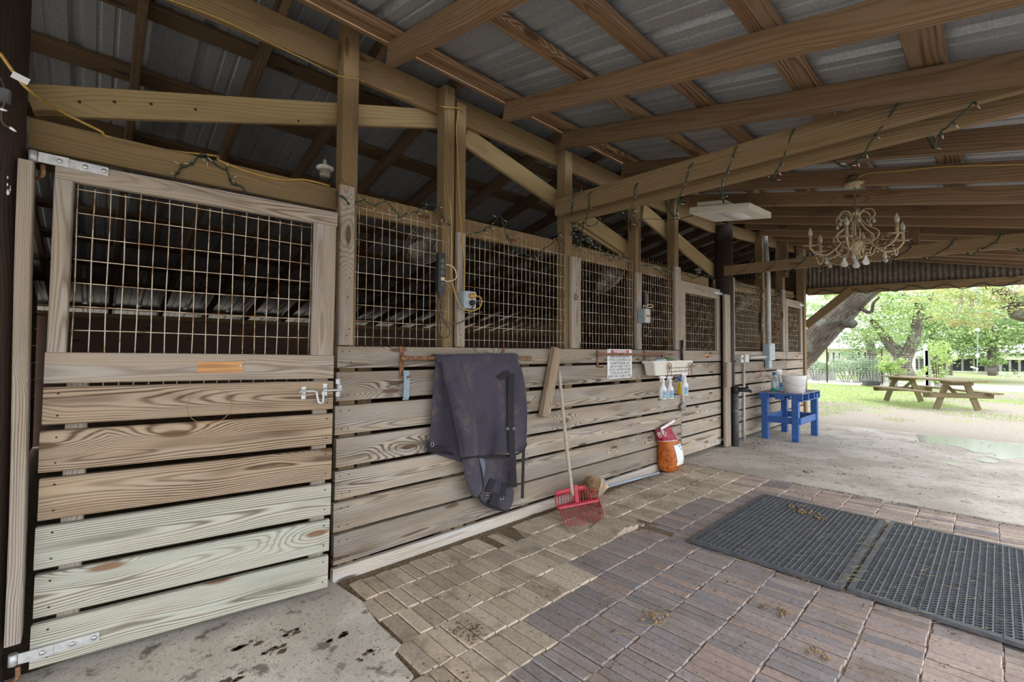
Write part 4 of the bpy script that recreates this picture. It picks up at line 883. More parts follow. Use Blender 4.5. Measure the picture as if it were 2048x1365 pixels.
ax = (n0-n1_); ax.z = 0; ax.normalize(); up_ = V((0, -.35, 1)).normalized(); upn = (up_-ax*up_.dot(ax)).normalized(); sd = ax.cross(upn)
p_ = lambda u, w_, h_: n0+ax*u+upn*w_+sd*h_
b = MB(); rows_ = []
prof = [(-.01, .014, .014, 0), (.03, .035, .022, 0), (.07, .085, .026, 0), (.12, .115, .030, .0), (.16, .125, .03, .01)]
for u, hw_, th_, off in prof: rows_.append([p_(u, off+hw_*math.cos(2*PI*k/20), th_*sin(2*PI*k/20)) for k in range(21)])
b.grid(rows_); rel(b.build('straw_shoulder', 'broom_straw', fix=True), br)
b = MB()
for k in range(420):
    a = random.uniform(-1, 1); c_ = random.uniform(-1, 1)*math.sqrt(1-a*a); s_ = p_(.155, .01+.12*a, .028*c_); L_ = random.uniform(.17, .235); bend = .07+.02*random.random()
    e1 = p_(.155+L_*.5, .02+.128*a, .034*c_); e2 = p_(.155+L_, .035+bend*.7+.10*a+random.uniform(-.012, .012), .036*c_+random.uniform(-.01, .01))
    for q_ in (s_, e1, e2): q_.z = max(q_.z, .008)
    b.tube([s_, e1, e2], [.0032, .0026, .0012], 4, cap=False)
rel(b.build('straw_bristles', 'broom_straw_dark', kind='stuff'), br)
for u in (.085, .105, .125, .145):
    f_ = (u-.07)/.09; hw_ = .088+.037*min(1, f_*1.2); b = MB(); b.tube([p_(u, .004+hw_*1.0*math.cos(2*PI*k/24), .030*sin(2*PI*k/24)) for k in range(24)], .0035, 6, True); rel(b.build('binding_twine', 'blue_handle'), br)
# feed bag leaning on the wall
t = NT('bag_skin'); p = t.n('UVMap', _uv_map='UVMap').outputs[0]; sp = t.n('SeparateXYZ'); t.set(sp.inputs[0], p)
u_, z_ = sp.outputs[0], sp.outputs[1]; po_ = t.pos(); nz = t.noise(po_, 9.0, 3.0)
edge = t.ma('ADD', z_, t.ma('ADD', t.ma('MULTIPLY', t.ma('SINE', t.ma('MULTIPLY', u_, 12.57)), .012), t.ma('MULTIPLY', t.ma('SUBTRACT', nz, .5), .02)))
cc = t.mix(t.mr(edge, .565, .568), (.55, .135, .012), (.80, .76, .70)); cc = t.mix(t.mr(edge, .575, .578), cc, (.40, .012, .045))
nb = t.noise(t.comb(t.ma('MULTIPLY', u_, 9.0), t.ma('MULTIPLY', z_, 26.0)), 1.0, 2.0); cc = t.mix(t.ma('MULTIPLY', t.mr(nb, .68, .72), t.mr(edge, .575, .565)), cc, (.11, .045, .02))
nc_ = t.noise(po_, 16.0, 4.0, .6, 1.2); t.bump(nc_, 1.0, .035); t.out(cc, .28, spec=.6)
cb_ = G(1352, 948, .0); fb = thing('feed_bag', 'orange and red feed bag slumped against the planks', 'bag', (cb_.x, cb_.y, 0))
top_ = W(1334, 850, -.05); base_ = V((cb_.x+.09, cb_.y+.13, .012)); 
def bag_pt(t_, a, k=1.0):
    hw_ = lerp_curve([(.14,), (.165,), (.17,), (.165,), (.16,), (.15,), (.145,), (.15,), (.16,)], t_)[0]; hd_ = lerp_curve([(.085,), (.12,), (.125,), (.115,), (.10,), (.08,), (.05,), (.025,), (.008,)], t_)[0]
    c_ = lerp_curve([tuple(base_), (base_.x+.02, base_.y-.01, .13), (base_.x-.0, base_.y+.0, .30), (base_.x-.08, base_.y+.035, .48), (top_.x+.0, top_.y-.0, top_.z-.0)], t_)
    ca, sa = math.cos(a), sin(a); e_ = 2.6; x = hw_*(abs(ca)**(2/e_))*(1 if ca > 0 else -1); y = hd_*(abs(sa)**(2/e_))*(1 if sa > 0 else -1)
    wr = 1+.05*MN.noise(V((ca*2, sa*2, t_*7)))
    sh = (x*.30)*max(0, (t_-.55))*1.4
    return V((c_[0]+x*k*wr*.95, c_[1]+y*k*wr, c_[2]+sh))
b = MB(); nu, nv = 40, 36; rows_ = [[bag_pt(i/nv, 2*PI*j/nu-PI/2) for j in range(nu+1)] for i in range(nv+1)]
for r_i in range(2): rows_.insert(0, [base_*(1-.45*(2-r_i)/2*1.0) if False else V((base_.x+(q.x-base_.x)*(.86 if r_i == 0 else .4), base_.y+(q.y-base_.y)*(.86 if r_i == 0 else .4), .004)) for q in rows_[r_i if r_i else 0]])
b.grid(rows_); nr = len(rows_)
for i in range(len(b.uv)): pass
# uv v = height along the bag
vv = [0, 0]+[i/nv for i in range(nv+1)]
b.uv = []
for i in range(nr-1):
    for k in range(nu): b.uv.append([(k/nu, vv[i]), ((k+1)/nu, vv[i]), ((k+1)/nu, vv[i+1]), (k/nu, vv[i+1])])
o = b.build('bag_body', 'bag_skin', fix=True); rel(o, fb)
b = MB(); A = [bag_pt(1.0, -PI+.1+(PI-.2)*q/12, 1.0) + V((-.008, -.012, .006)) for q in range(13)]; b.tube(bez([A[0]+V((-.0, -.02, -.055)), A[0]+V((-.01, -.012, -.01))]+A[1:], 3), .016, 8, flat=.6); rel(b.build('rolled_top', 'white_plastic'), fb)
b = MB(); n_ = 8; rows_ = [[bag_pt(t_, a, 1.03) for a in [-1.95+.95*i/n_ for i in range(n_+1)]] for t_ in [.14+.37*q/14 for q in range(15)]]; b.grid(rows_); lbo = b.build('label_panel', 'sign_white', fix=True); lbo['label'] = 'white printed label panel'; rel(mod_solid(lbo, .001), fb)
b = MB()
for (ta, tb_, aa, ab) in [(.46, .49, -1.5, -1.25), (.41, .44, -1.4, -1.2), (.20, .27, -1.4, -1.15)]:
    b.grid([[bag_pt(t_, a, 1.04) for a in (aa, (aa+ab)/2, ab)] for t_ in (ta, (ta+tb_)/2, tb_)])
o = b.build('print', 'label_blue', lbo, fix=True)
for aa in (-2.95, -2.2):
    b = MB(); cpt = [bag_pt(.69+.045*sin(2*PI*q/20)+(.03 if aa > -2.5 else 0), aa+.22*math.cos(2*PI*q/20), 1.05) for q in range(20)]; b.tube(cpt, .0035, 5, True); b.tube([bag_pt(.67+(.03 if aa > -2.5 else 0), aa-.10, 1.06), bag_pt(.70+(.03 if aa > -2.5 else 0), aa, 1.06), bag_pt(.725+(.03 if aa > -2.5 else 0), aa+.1, 1.06)], .007, 5); rel(b.build('emblem', 'sign_white'), fb)

# ------------------------------------------------------------------ rubber mats
NXH, NYH = 45, 27; MX, MY, MZ = 1.525, .895, .02
b = MB(); px_, py_ = MX/NXH, MY/NYH; k8 = 8
def seamx(i): return i % 10 == 0
for i in range(NXH):
    for j in range(NYH):
        x0, y0 = i*px_, j*py_; x1, y1 = x0+px_, y0+py_; cx, cy = x0+px_/2, y0+py_/2; r = px_*.37
        hole = not (i in (0, NXH-1) or j in (0, NYH-1))
        s0 = len(b.v); sq = [(x1, cy), (x1, y1), (cx, y1), (x0, y1), (x0, cy), (x0, y0), (cx, y0), (x1, y0)]
        b.v += [(x, y, MZ-(.003 if hole else 0)) for x, y in sq]
        if not hole:
            zt_ = MZ-(.006 if j % 9 == 8 and abs(cy-y0) else 0); b.face([s0+q for q in range(8)], None); continue
        b.v += [(cx+r*math.cos(2*PI*q/8), cy+r*sin(2*PI*q/8), MZ+.001) for q in range(8)]; b.v += [(cx+r*.86*math.cos(2*PI*q/8), cy+r*.86*sin(2*PI*q/8), .004) for q in range(8)]
        for q in range(8):
            q2 = (q+1) % 8; b.face((s0+q, s0+q2, s0+8+q2, s0+8+q), None); b.face((s0+8+q, s0+8+q2, s0+16+q2, s0+16+q), None)
        b.face([s0+16+q for q in range(8)], None, mi=1)
s0 = len(b.v); b.v += [(0, 0, 0), (MX, 0, 0), (MX, MY, 0), (0, MY, 0), (0, 0, MZ), (MX, 0, MZ), (MX, MY, MZ), (0, MY, MZ)]
for i in range(4): j = (i+1) % 4; b.face((s0+i, s0+j, s0+4+j, s0+4+i), None)
b.face((s0+3, s0+2, s0+1, s0), None)
for j in (9, 18): b.tube([(.01, j*py_, MZ-.001), (MX-.01, j*py_, MZ-.001)], .004, 6)
mt = b.build('rubber_mat', ['black_rubber', 'bed_dirt']); mt.location = (3.115, -2.05, .007); tag(mt, 'black perforated rubber mat lying nearer the stall wall', 'mat', 'perforated rubber mats on the pavers')
m2 = mt.copy(); C.objects.link(m2); m2.location = (3.12, -2.965, .008); m2.rotation_euler = (0, 0, -.006); tag(m2, 'black perforated rubber mat farther from the stall wall, running out of view', 'mat')

# ------------------------------------------------------------------ pipes and electrical boxes of the far stall front
hy = thing('hydrant', 'black wrapped water hydrant pipe with a spigot beside the black pole', 'hydrant', G(1472, 893))
hb0 = G(1472, 893, .01); hx, hyy = hb0.x, min(-.10, hb0.y); zt = on(1472, 775, 1, hyy).z
b = MB(); b.tube([(hx, hyy, 0), (hx, hyy, zt-.06)], .042, 14); rel(b.build('wrapped_pipe', 'black_rubber'), hy)
b = MB(); b.tube([(hx, hyy, zt-.085), (hx, hyy, zt+.01)], .05, 14); b.tube([(hx, hyy, zt-.03), (hx+.02, hyy-.17, zt-.03)], .032, 12); b.tube([(hx+.02, hyy-.15, zt-.04), (hx+.022, hyy-.15, zt+.02)], .022, 10); b.tube([(hx+.02, hyy-.18, zt-.03), (hx+.02, hyy-.21, zt-.06)], .02, 10); b.tube([(hx+.02-.045, hyy-.15, zt+.03), (hx+.02+.045, hyy-.15, zt+.03)], .008, 6); rel(b.build('spigot', 'black_plastic'), hy)
b = MB(); b.tube([(hx+.043*math.cos(2*PI*q/16), hyy+.043*sin(2*PI*q/16), .52) for q in range(16)], .006, 6, True); rel(b.build('tape_band', 'strap_blue'), hy)
cd = thing('conduit', 'thin grey conduit running from the twin boxes down to the floor', 'conduit', (wx(1487, 800, -.03), -.03, 0))
cx_ = wx(1488, 800, -.03); zt = W(1488, 722, -.03).z
b = MB(); b.tube([(cx_, -.03, -.01), (cx_, -.03, .3), (cx_+.005, -.03, zt)], .018, 10); rel(b.build('pipe', 'conduit'), cd)
for z_ in (.75, .35):
    b = MB(); b.board((cx_-.035, -.018, z_), (cx_+.035, -.018, z_), (0, 0, 1), .02, .035, .002); rel(b.build('clamp', 'galv'), cd)
def ebox(name, p0, p1, Y0, Y1, mat, label, lid=True, pxs=None):
    a = W(p0[0], p0[1], Y1); c = W(p1[0], p1[1], Y1)
    r = thing(name, label, 'electrical box', (a.x, Y0, min(a.z, c.z))); b = MB(); b.box((0, Y1-Y0, 0), (c.x-a.x, 0, abs(a.z-c.z)), .004); b.build('box_body', mat, r)
    if lid: b = MB(); b.box((.004, Y1-Y0-.008, .004), (c.x-a.x-.004, Y1-Y0-.0005, abs(a.z-c.z)-.004), .003); b.build('cover', mat, r)
    return r, c.x-a.x, abs(a.z-c.z), Y1-Y0
r, w_, h_, y_ = ebox('switch_box', (1481.5, 710), (1486.5, 726), 0, -.08, 'conduit', 'grey switch box, nearer of the twin boxes above the thin conduit')
b = MB(); b.box((w_*.4, y_-.02, h_*.45), (w_*.6, y_-.008, h_*.62), .002); b.build('switch', 'black_plastic', r)
r, w_, h_, y_ = ebox('junction_box', (1489, 709), (1497.5, 725), 0, -.075, 'conduit', 'pale grey junction box, farther of the twin boxes above the thin conduit')
r, w_, h_, y_ = ebox('disconnect_box', (1538, 687), (1549.5, 721), 0, -.10, 'grey_box', 'tall grey electrical disconnect box under the thick conduit')
b = MB(); b.box((w_*.2, y_+.02, -.13), (w_*.75, -.02, .0), .004); b.build('lower_outlet', 'grey_box', r)
b = MB(); qx, qz = W(1537.5, 690, -.08), W(1537.5, 474, -.08); b.tube([(qx.x, -.08, qx.z), (qx.x, -.08, 2.6), (qx.x-.02, -.05, qz.z)], .038, 12); 
tag(b.build('conduit', 'conduit'), 'thick vertical grey conduit rising from the disconnect box to the rafters', 'conduit')
b = MB(); q0 = W(1498, 716, -.05); q1 = W(1533, 717, -.05); b.tube([q0, V((q1.x, -.05, q0.z+.01))], .025, 10); tag(b.build('conduit', 'conduit'), 'short horizontal grey conduit between the twin boxes and the disconnect box', 'conduit')
plain('red_string', (.55, .12, .09), .7); b = MB(); b.tube(bez([W(1521, 733, -.02), W(1521.5, 745, -.02), W(1521.5, 753, -.02), W(1519, 756, -.02), W(1513, 757, -.02)], 4), .006, 5); tag(b.build('string', 'red_string'), 'short red string hanging on the far planks beside the grey box', 'string')
b = MB(); q = W(1550, 658, .02)
for k in range(5): b.tube([q+V((.12*math.cos(2*PI*i/18)+random.uniform(-.03, .03), -.02-.01*k+random.uniform(-.01, .01), .10*sin(2*PI*i/18)+random.uniform(-.02, .02)+.03*k-.06)) for i in range(18)], .006, 5, True)
tag(b.build('cord_coil', 'rust'), 'tangled coil of rusty wire hung on the narrow far mesh panel', 'coil')

# blue pallet table, bucket, bottles
bt = thing('work_table', 'blue painted work table made from a pallet beside the far planks', 'table', (8.25, -.40, .011))
TX0, TX1, TY0, TY1 = -.50, .52, -.30, .30; zt0, zt1 = .625, .735
for (x, y) in ((-.455, .22), (-.455, -.20), (.44, .20), (.42, -.24)):
    b = MB(); b.box((x-.045, y-.045, 0), (x+.045, y+.045, .69), .004); b.build('leg', 'blue_paint', bt)
b = MB()
for k in range(5): y = TY0+.06+k*.12; b.board((TX0, y, zt1-.008), (TX1, y, zt1-.008), (0, 1, 0), .114, .016, .002)
b.build('top_boards', 'blue_worn', bt)
for i, x in enumerate((TX0+.02, -.15, .18, TX1-.02)):
    b = MB(); b.box((x-.018, TY0, zt1-.045), (x+.018, TY1, zt1-.017), .002)
    for ya, yb in ((TY0, TY0+.13), (-.05, .07), (TY1-.14, TY1)): b.box((x-.018, ya, zt0), (x+.018, yb, zt1-.045), .002)
    b.build('stringer', 'blue_paint', bt)
for y in (TY0+.008, TY1-.05):
    b = MB(); b.board((TX0+.04, y+.03, zt0-.008), (TX1, y+.03, zt0-.008), (0, 1, 0), .07, .014, .002); b.build('bottom_board', 'blue_paint', bt)
for a, c in (((-.455, -.265), (-.455, .245)), ((.43, -.265), (.43, .245))):
    b = MB(); b.board((a[0], a[1], .31), (c[0], c[1], .31), (0, 0, 1), .10, .03, .003); b.build('stretcher', 'blue_paint', bt)
for y in (-.255, .225):
    b = MB(); b.board((-.46, y, .31), (.45, y, .31), (0, 0, 1), .10, .03, .003); b.build('stretcher', 'blue_paint', bt)
zT = .011+zt1
qb = E(1588, 786, 7.93); qb.z = zT
bk = thing('bucket', 'white plastic bucket with wire handle on the blue table', 'bucket', qb)
d_ = (qb-O).dot(FW); R_ = 20.5*d_/895; H_ = 36*d_/895*.97
b = MB(); b.lathe([(R_*.90, 0), (R_*1.02, H_*.8), (R_*1.07, H_*.82), (R_*1.07, H_*.87), (R_*1.03, H_*.87), (R_*1.04, H_*.93), (R_*1.10, H_*.94), (R_*1.10, H_), (R_*1.02, H_), (R_*1.0, H_*.9), (R_*.86, .01)], n=36); b.build('shell', 'white_plastic', bk)
b = MB(); vd = V((-.68, -.73, 0)); sd_ = V((.73, -.68, 0)); b.tube(bez([sd_*(-R_*1.1)+V((0, 0, H_*.72)), sd_*(-R_*.7)+vd*(R_*.75)+V((0, 0, H_*.5)), vd*(R_*1.06)+V((0, 0, H_*.40)), sd_*(R_*.7)+vd*(R_*.78)+V((0, 0, H_*.52)), sd_*(R_*1.1)+V((0, 0, H_*.76))], 6), .0035, 6); b.build('bail_handle', 'steel', bk)
plain('clear_plastic', (.70, .76, .76), .12, 0, .03, 5, Transmission__Weight=.5); plain('cyan_liquid', (.02, .30, .32), .15)
qb = E(1549, 783.5, 7.93); qb.z = zT; jg = thing('jug', 'clear refill jug with blue-green liquid and blue cap on the blue table', 'jug', qb); u_ = 7.4/895*1.02
b = MB(); b.lathe([(6.6*u_, 0), (7.6*u_, 1.5*u_), (7.7*u_, 18*u_), (6.6*u_, 24*u_), (3.2*u_, 29*u_), (2.9*u_, 33*u_)], n=22, sy=.75); b.build('bottle_body', 'clear_plastic', jg)
b = MB(); b.lathe([(6.5*u_, .3*u_), (7.72*u_, 1.5*u_), (7.74*u_, 6.5*u_)], n=22, sy=.76); b.build('liquid', 'cyan_liquid', jg)
b = MB(); b.lathe([(3.4*u_, 31*u_), (3.4*u_, 36*u_)], n=14); b.build('cap', 'cap_blue', jg)
b = MB(); b.grid([[(7.8*u_*math.cos(a), 7.8*u_*.76*sin(a), z*u_) for a in [-2.75+1.5*i/8 for i in range(9)]] for z in (5.5, 18)]); mod_solid(b.build('label', 'label_pale', jg, fix=True), .001)
qb = E(1559.5, 780, 8.10); qb.z = zT; s_ = spray_bottle(1559, 781, 741, 0, 'white spray bottle with dark blue label standing behind the clear jug'); s_.location = qb; s_['group'] = 'bottles on the blue table'
for ch in s_.children:
    if ch.name.startswith('label'):
        ch.data.materials.clear(); ch.data.materials.append(M['label_blue'])
        ch.rotation_euler = (0, 0, -.3)
k = (38/895*7.5)/.28; s_.scale = (1, 1, 1)
jg['group'] = 'bottles on the blue table'
# ------------------------------------------------------------------ cords and electrical things on the stall front
plain('plug_gold', (.55, .30, .06), .4)
ob = thing('outlet_box', 'grey outlet box with yellow plug on the board of the doubled post', 'outlet box', W(914, 604, .0)); q = W(914, 618, -.0)
A = W(920, 592, -.085); Cc = W(946, 618, -.085); w_, h_ = .105, .125
ob.location = (q.x+.005, -.002, q.z)
b = MB(); b.box((0, -.08, 0), (w_, 0, h_), .005); b.build('box_body', 'grey_box', ob); b = MB(); b.box((.004, -.087, .004), (w_-.004, -.0805, h_-.004), .003); b.build('cover', 'grey_box', ob)
for z_, nm in ((.09, 'plug_gold'), (.04, 'black_plastic')):
    b = MB(); b.lathe([(.020, 0), (.020, .02), (.013, .025), (.010, .05)], Matrix.Translation((w_*.55, -.0872, z_)) @ Matrix.Rotation(PI/2, 4, 'X'), 14); o = b.build('plug', nm, ob); o['label'] = 'orange-yellow plug' if nm[0] == 'p' else 'black plug'
def cord(name, pts, r, mat, label, cat='cord', n=7):
    b = MB(); b.tube(bez(pts, 7), r, n); return tag(b.build(name, mat), label, cat)
ox, oz = ob.location.x, ob.location.z
cord('electric_cable', [(ox+w_*.55, -.13, oz+.09), (ox+w_*1.05, -.135, oz+.075), (ox+w_*.98, -.13, oz+.01), (ox+.03, -.10, oz-.02), (ox-.03, -.06, oz+.03), (W(904, 560, -.03)), W(903, 500, -.02), W(903, 440, .0), W(899, 400, .02)], .005, 'yellow_cord', 'yellow cord looping from the outlet box up beside the doubled post')
cord('electric_cable', [W(0, 106, -.14), W(30, 148, -.14), W(60, 182, -.12), W(120, 222, .12), W(200, 262, .13), W(218, 274, .155), W(330, 300, .2), W(430, 312, .2), W(440, 322, .14), W(500, 345, .14), W(560, 359, .14), W(610, 360, .14), W(660, 372, .14)], .006, 'yellow_cord', 'long yellow extension cord running from the dark pole along the girt board')
gy = .147
cord('electric_cable', [W(318, -8, gy), W(440, 38, gy), W(560, 95, gy), W(668, 148, gy), W(676, 152, .04), W(712, 158, .038), W(720, 160, gy), W(800, 190, gy), W(876, 210, gy), W(884, 213, .035), W(920, 217, .03), W(925, 224, .038)], .0034, 'yellow_cord', 'yellow cord stapled along the girder to the doubled post')
cord('electric_cable', [W(917, 222, .028), W(913, 260, .028), W(916, 320, .028), W(918, 380, .028), W(921, 440, .026), W(924, 472, -.006), W(929, 530, -.006), W(928, 570, -.006), W(929, 594, -.03)], .0045, 'yellow_cord', 'yellow cord running down the doubled post into the outlet box')
def power_strip(px0, py0, px1, py1, Y, label):
    a = W(px0, py0, Y); c = W(px1, py1, Y); L = (a-c).length; r = thing('power_strip', label, 'power strip', c); dirv = (a-c).normalized(); r.rotation_euler = (0, math.atan2(dirv.x, dirv.z), 0)
    b = MB(); b.board((0, 0, 0), (0, 0, L), (1, 0, 0), .058, .042, .008); b.build('housing', 'black_plastic', r)
    for k in range(5):
        b = MB(); b.lathe([(.019, 0), (.017, .003)], Matrix.Translation((0, -.0215, L*(.2+.15*k))) @ Matrix.Rotation(PI/2, 4, 'X'), 14); b.build('socket', 'black_rubber', r)
    b = MB(); b.box((-.016, -.028, L*.3), (.016, -.0215, L*.38), .003); b.build('plug', 'cream_cord', r)
    b = MB(); b.board((0, 0, -.03), (0, 0, 0), (1, 0, 0), .03, .022, .005); b.build('cord_boot', 'black_plastic', r)
    return r
power_strip(882, 507, 881, 586, -.01, 'black power strip hung on the first mesh panel beside the doubled post')
cord('electric_cable', [W(889, 562, -.04), W(898, 563, -.05), W(911, 558, -.05), W(913, 548, -.04), W(906, 534, -.035), W(892, 529, -.03)], .0045, 'cream_cord', 'cream cord looping out of the first power strip')
cord('electric_cable', [W(882, 592, -.02), W(879, 604, -.03), W(877, 618, -.035), W(886, 640, -.035), W(900, 662, -.03), W(893, 676, -.03), W(880, 668, -.03), W(879, 645, -.032), W(887, 618, -.034), W(886, 603, -.03), W(880, 600, -.03), W(877, 612, -.038), W(884, 634, -.04), W(898, 647, -.04), W(920, 646, -.05), W(938, 632, -.07), W(945, 615, -.11), (ox+w_*.56, -.13, oz+.04)], .0055, 'brown_cord', 'brown cord looped between the first power strip and the outlet box')
ob2 = thing('outlet_box', 'grey outlet box with cream sockets above the WARNING sign', 'outlet box', W(1275, 646, 0)); ob2.location.y = -.002
b = MB(); b.box((0, -.09, 0), (.11, 0, .15), .005); b.build('box_body', 'grey_box', ob2)
for x in (.03, .075):
    for z in (.04, .105): b = MB(); b.box((x-.017, -.096, z-.024), (x+.017, -.0905, z+.024), .003); b.build('socket', 'cream_cord', ob2)
power_strip(1290, 584, 1291.5, 625, -.0, 'black power strip hanging behind the second outlet box')
cord('electric_cable', [W(1288, 627, -.05), W(1287, 615, -.04), W(1288, 611, -.04), W(1294, 615, -.06), W(1304, 615, -.06), W(1306, 611, -.05), W(1296, 609, -.04)], .005, 'cream_cord', 'cream cord looping from the second power strip')
cord('electric_cable', [W(1294, 632, -.1), W(1302, 634, -.09), W(1304, 645, -.08), W(1300, 662, -.06), W(1292, 671, -.05), W(1287, 668, -.04), W(1288, 655, -.04), W(1291, 651, -.05)], .006, 'brown_cord', 'dark cord hanging in a loop below the second outlet box')
cord('electric_cable', [W(1279, 545, .03), W(1280, 470, .04), W(1281, 440, .04), W(1340, 440, -.05), E(1385, 432, 4.22)], .004, 'brown_cord', 'dark cord strung from the post to the hanging fluorescent fixture')
power_strip(1522, 626, 1521.5, 664, -.0, 'black power strip on the wide far mesh panel')
cord('electric_cable', [W(1526, 652, -.03), W(1532, 645, -.03), W(1533, 620, -.02), W(1531, 600, -.02), W(1524, 592, -.01)], .008, 'cream_cord', 'cream cord arching beside the far power strip')
# tag and clips on the dark pole
b = MB(); q = W(41, 157, -.15); b.board(q+V((-.022, 0, .008)), q+V((.022, 0, -.006)), (0, 0, 1), .026, .002, .0004); tag(b.build('cord_tag', 'sign_white'), 'small white tag on the yellow cord at the dark pole', 'tag')
cl = thing('string_light_plug', 'grey plug end and bulbs of a light string hanging on the dark pole', 'plug', W(10, 190, -.13))
b = MB(); q = W(9, 192, -.12); b.board(q+V((0, 0, .024)), q-V((0, 0, .024)), (1, 0, 0), .034, .026, .006); rel(b.build('plug_block', 'black_rubber'), cl)
b = MB(); b.tube(bez([W(-4, 150, -.1), W(3, 160, -.1), q+V((0, 0, .02)), q-V((0, 0, .03)), W(4, 218, -.1), W(3, 240, -.1), W(12, 252, -.1), W(24, 256, -.1)], 6), .0028, 5); rel(b.build('cord', 'brown_cord'), cl)
for a, c in (((20, 255), (33, 264)), ((1, 218), (15, 222))):
    b = MB(); b.tube([W(*a, -.1), (W(*a, -.1)+W(*c, -.1))/2, W(*c, -.1)], [.005, .005, .0015], 7); rel(b.build('mini_bulb', 'white_plastic'), cl)

# ------------------------------------------------------------------ strings of miniature lights
def light_string(label, pts, r=.0032, every=.10, seed=1, wob=.0, group='strings of miniature lights'):
    rnd = random.Random(seed); p = bez(pts, 6)
    if wob: p = [q+V((rnd.uniform(-wob, wob), rnd.uniform(-wob, wob)*.3, rnd.uniform(-wob, wob))) for q in p]
    r_ = thing('string_lights', label, 'string lights', p[0], group=group)
    b = MB(); b.tube(p, r, 5); rel(b.build('cord', 'green_cord'), r_)
    acc = 0; bb = MB(); bc = MB(); n_ = 0
    for a, c in zip(p[:-1], p[1:]):
        acc += (c-a).length
        if acc > every:
            acc = 0; n_ += 1; d = V((rnd.uniform(-1, 1), rnd.uniform(-.8, .0), rnd.uniform(-1, .6))).normalized()
            bc.tube([c, c+d*.022], .0048, 6); bb.tube([c+d*.022, c+d*.036, c+d*.048], [.0035, .0035, .001], 6)
    rel(bc.build('sockets', 'green_cord', kind='stuff'), r_); rel(bb.build('mini_bulbs', 'mini_bulb', kind='stuff'), r_)
    return r_
X_ = 3.013; pts = []
wr_ = [(1140, 432, 1150, 392), (1172, 440, 1183, 388), (1262, 424, 1275, 370), (1357, 396, 1386, 330), (1449, 350, 1476, 298), (1562, 322, 1590, 262), (1740, 282, 1808, 200), (1905, 240, 2046, 118)]
for i, (xa, ya, xb, yb) in enumerate(wr_):
    a = E(xa, ya, X_); c = E(xb, yb, X_); ym = a.y
    pts += [V((X_, a.y, a.z-.01)), (a+c)/2, V((X_, c.y, c.z+.012)), V((3.25, c.y-.03, c.z+.015))]
    if i < len(wr_)-1: nx = E(wr_[i+1][0], wr_[i+1][1], X_); pts += [V((3.26, (c.y+nx.y)/2, a.z-.03)), V((3.12, nx.y+.06, nx.z-.02-.02*(i % 2)))]
light_string('green light string spiralling around the near tie beam', pts, .0042, .085, 3, .006)
light_string('green light string tacked over the near door on the girt board', [W(345, 360, .14), W(356, 345, .14), W(362, 336, .14), W(385, 328, .14), W(395, 315, .14), W(408, 308, .14), W(424, 322, .14), W(440, 335, .14), W(455, 345, .14), W(462, 366, .14), W(480, 372, .14), W(492, 385, .14)], .004, .05, 4, .004)
light_string('green light string draped along the top of the first mesh panel', [W(668, 388, .03), W(690, 395, -.01), W(700, 410, .02), W(730, 400, .03), W(750, 412, .03), W(775, 405, .03), W(800, 432, .03), W(815, 428, .03), W(845, 418, .03), W(870, 410, .03), W(890, 445, .03), W(905, 450, .03)], .004, .06, 5, .008)
light_string('green light string draped along the top of the second mesh panel', [W(938, 470, .03), W(965, 462, .03), W(990, 445, .03), W(1000, 432, .03), W(1012, 465, .03), W(1030, 500, .03), W(1060, 512, .03), W(1080, 505, .03), W(1100, 490, .03), W(1115, 472, .03), W(1122, 465, .03)], .0045, .06, 6, .01)
light_string('dense tangle of green lights at the tie beam post above the third mesh panel', [W(1140, 400, -.02), W(1146, 440, -.02), W(1143, 470, .02), W(1155, 455, .02), W(1168, 445, .0), W(1160, 480, .02), W(1150, 495, .02), W(1172, 475, .02), W(1185, 490, .03), W(1200, 500, .03), W(1215, 510, .03), W(1240, 515, .03), W(1260, 518, .03)], .005, .05, 7, .015)
light_string('green light string along the girt board above the second stall door', [W(1284, 530, .03), W(1300, 532, .03), W(1325, 545, .03), W(1345, 540, .03), W(1370, 548, .12), W(1390, 556, .12), W(1410, 552, .12), W(1438, 562, .12)], .0055, .08, 8, .012)
light_string('green light string along the far girt board above the far mesh panels', [W(1470, 560, .03), W(1480, 572, .03), W(1500, 576, .03), W(1522, 580, .03), W(1545, 586, .03), W(1570, 588, .03), W(1600, 596, .03)], .007, .12, 9, .014)
pts = [];
for k in range(9): y = -.25-.33*k; pts += [V((6.477, y, 2.44-.023*abs(y))), V((6.475, y-.13, 2.52-.023*abs(y))), V((6.49, y-.17, 2.60-.023*abs(y))), V((6.53, y-.2, 2.50)), V((6.50, y-.28, 2.41-.023*abs(y)))]
light_string('green light string wound around the far tie beam from the black pole', pts, .0055, .12, 10, .006)
pts = []
for k in range(14): y = -.12-.22*k; pts.append(V((10.905, y, 2.62-.038*abs(y)+(.035 if k % 2 else -.04)*(1+.4*sin(k*2.1)))))
light_string('green light string zigzagging on the header beam over the yard opening', pts, .008, .2, 11, .01)

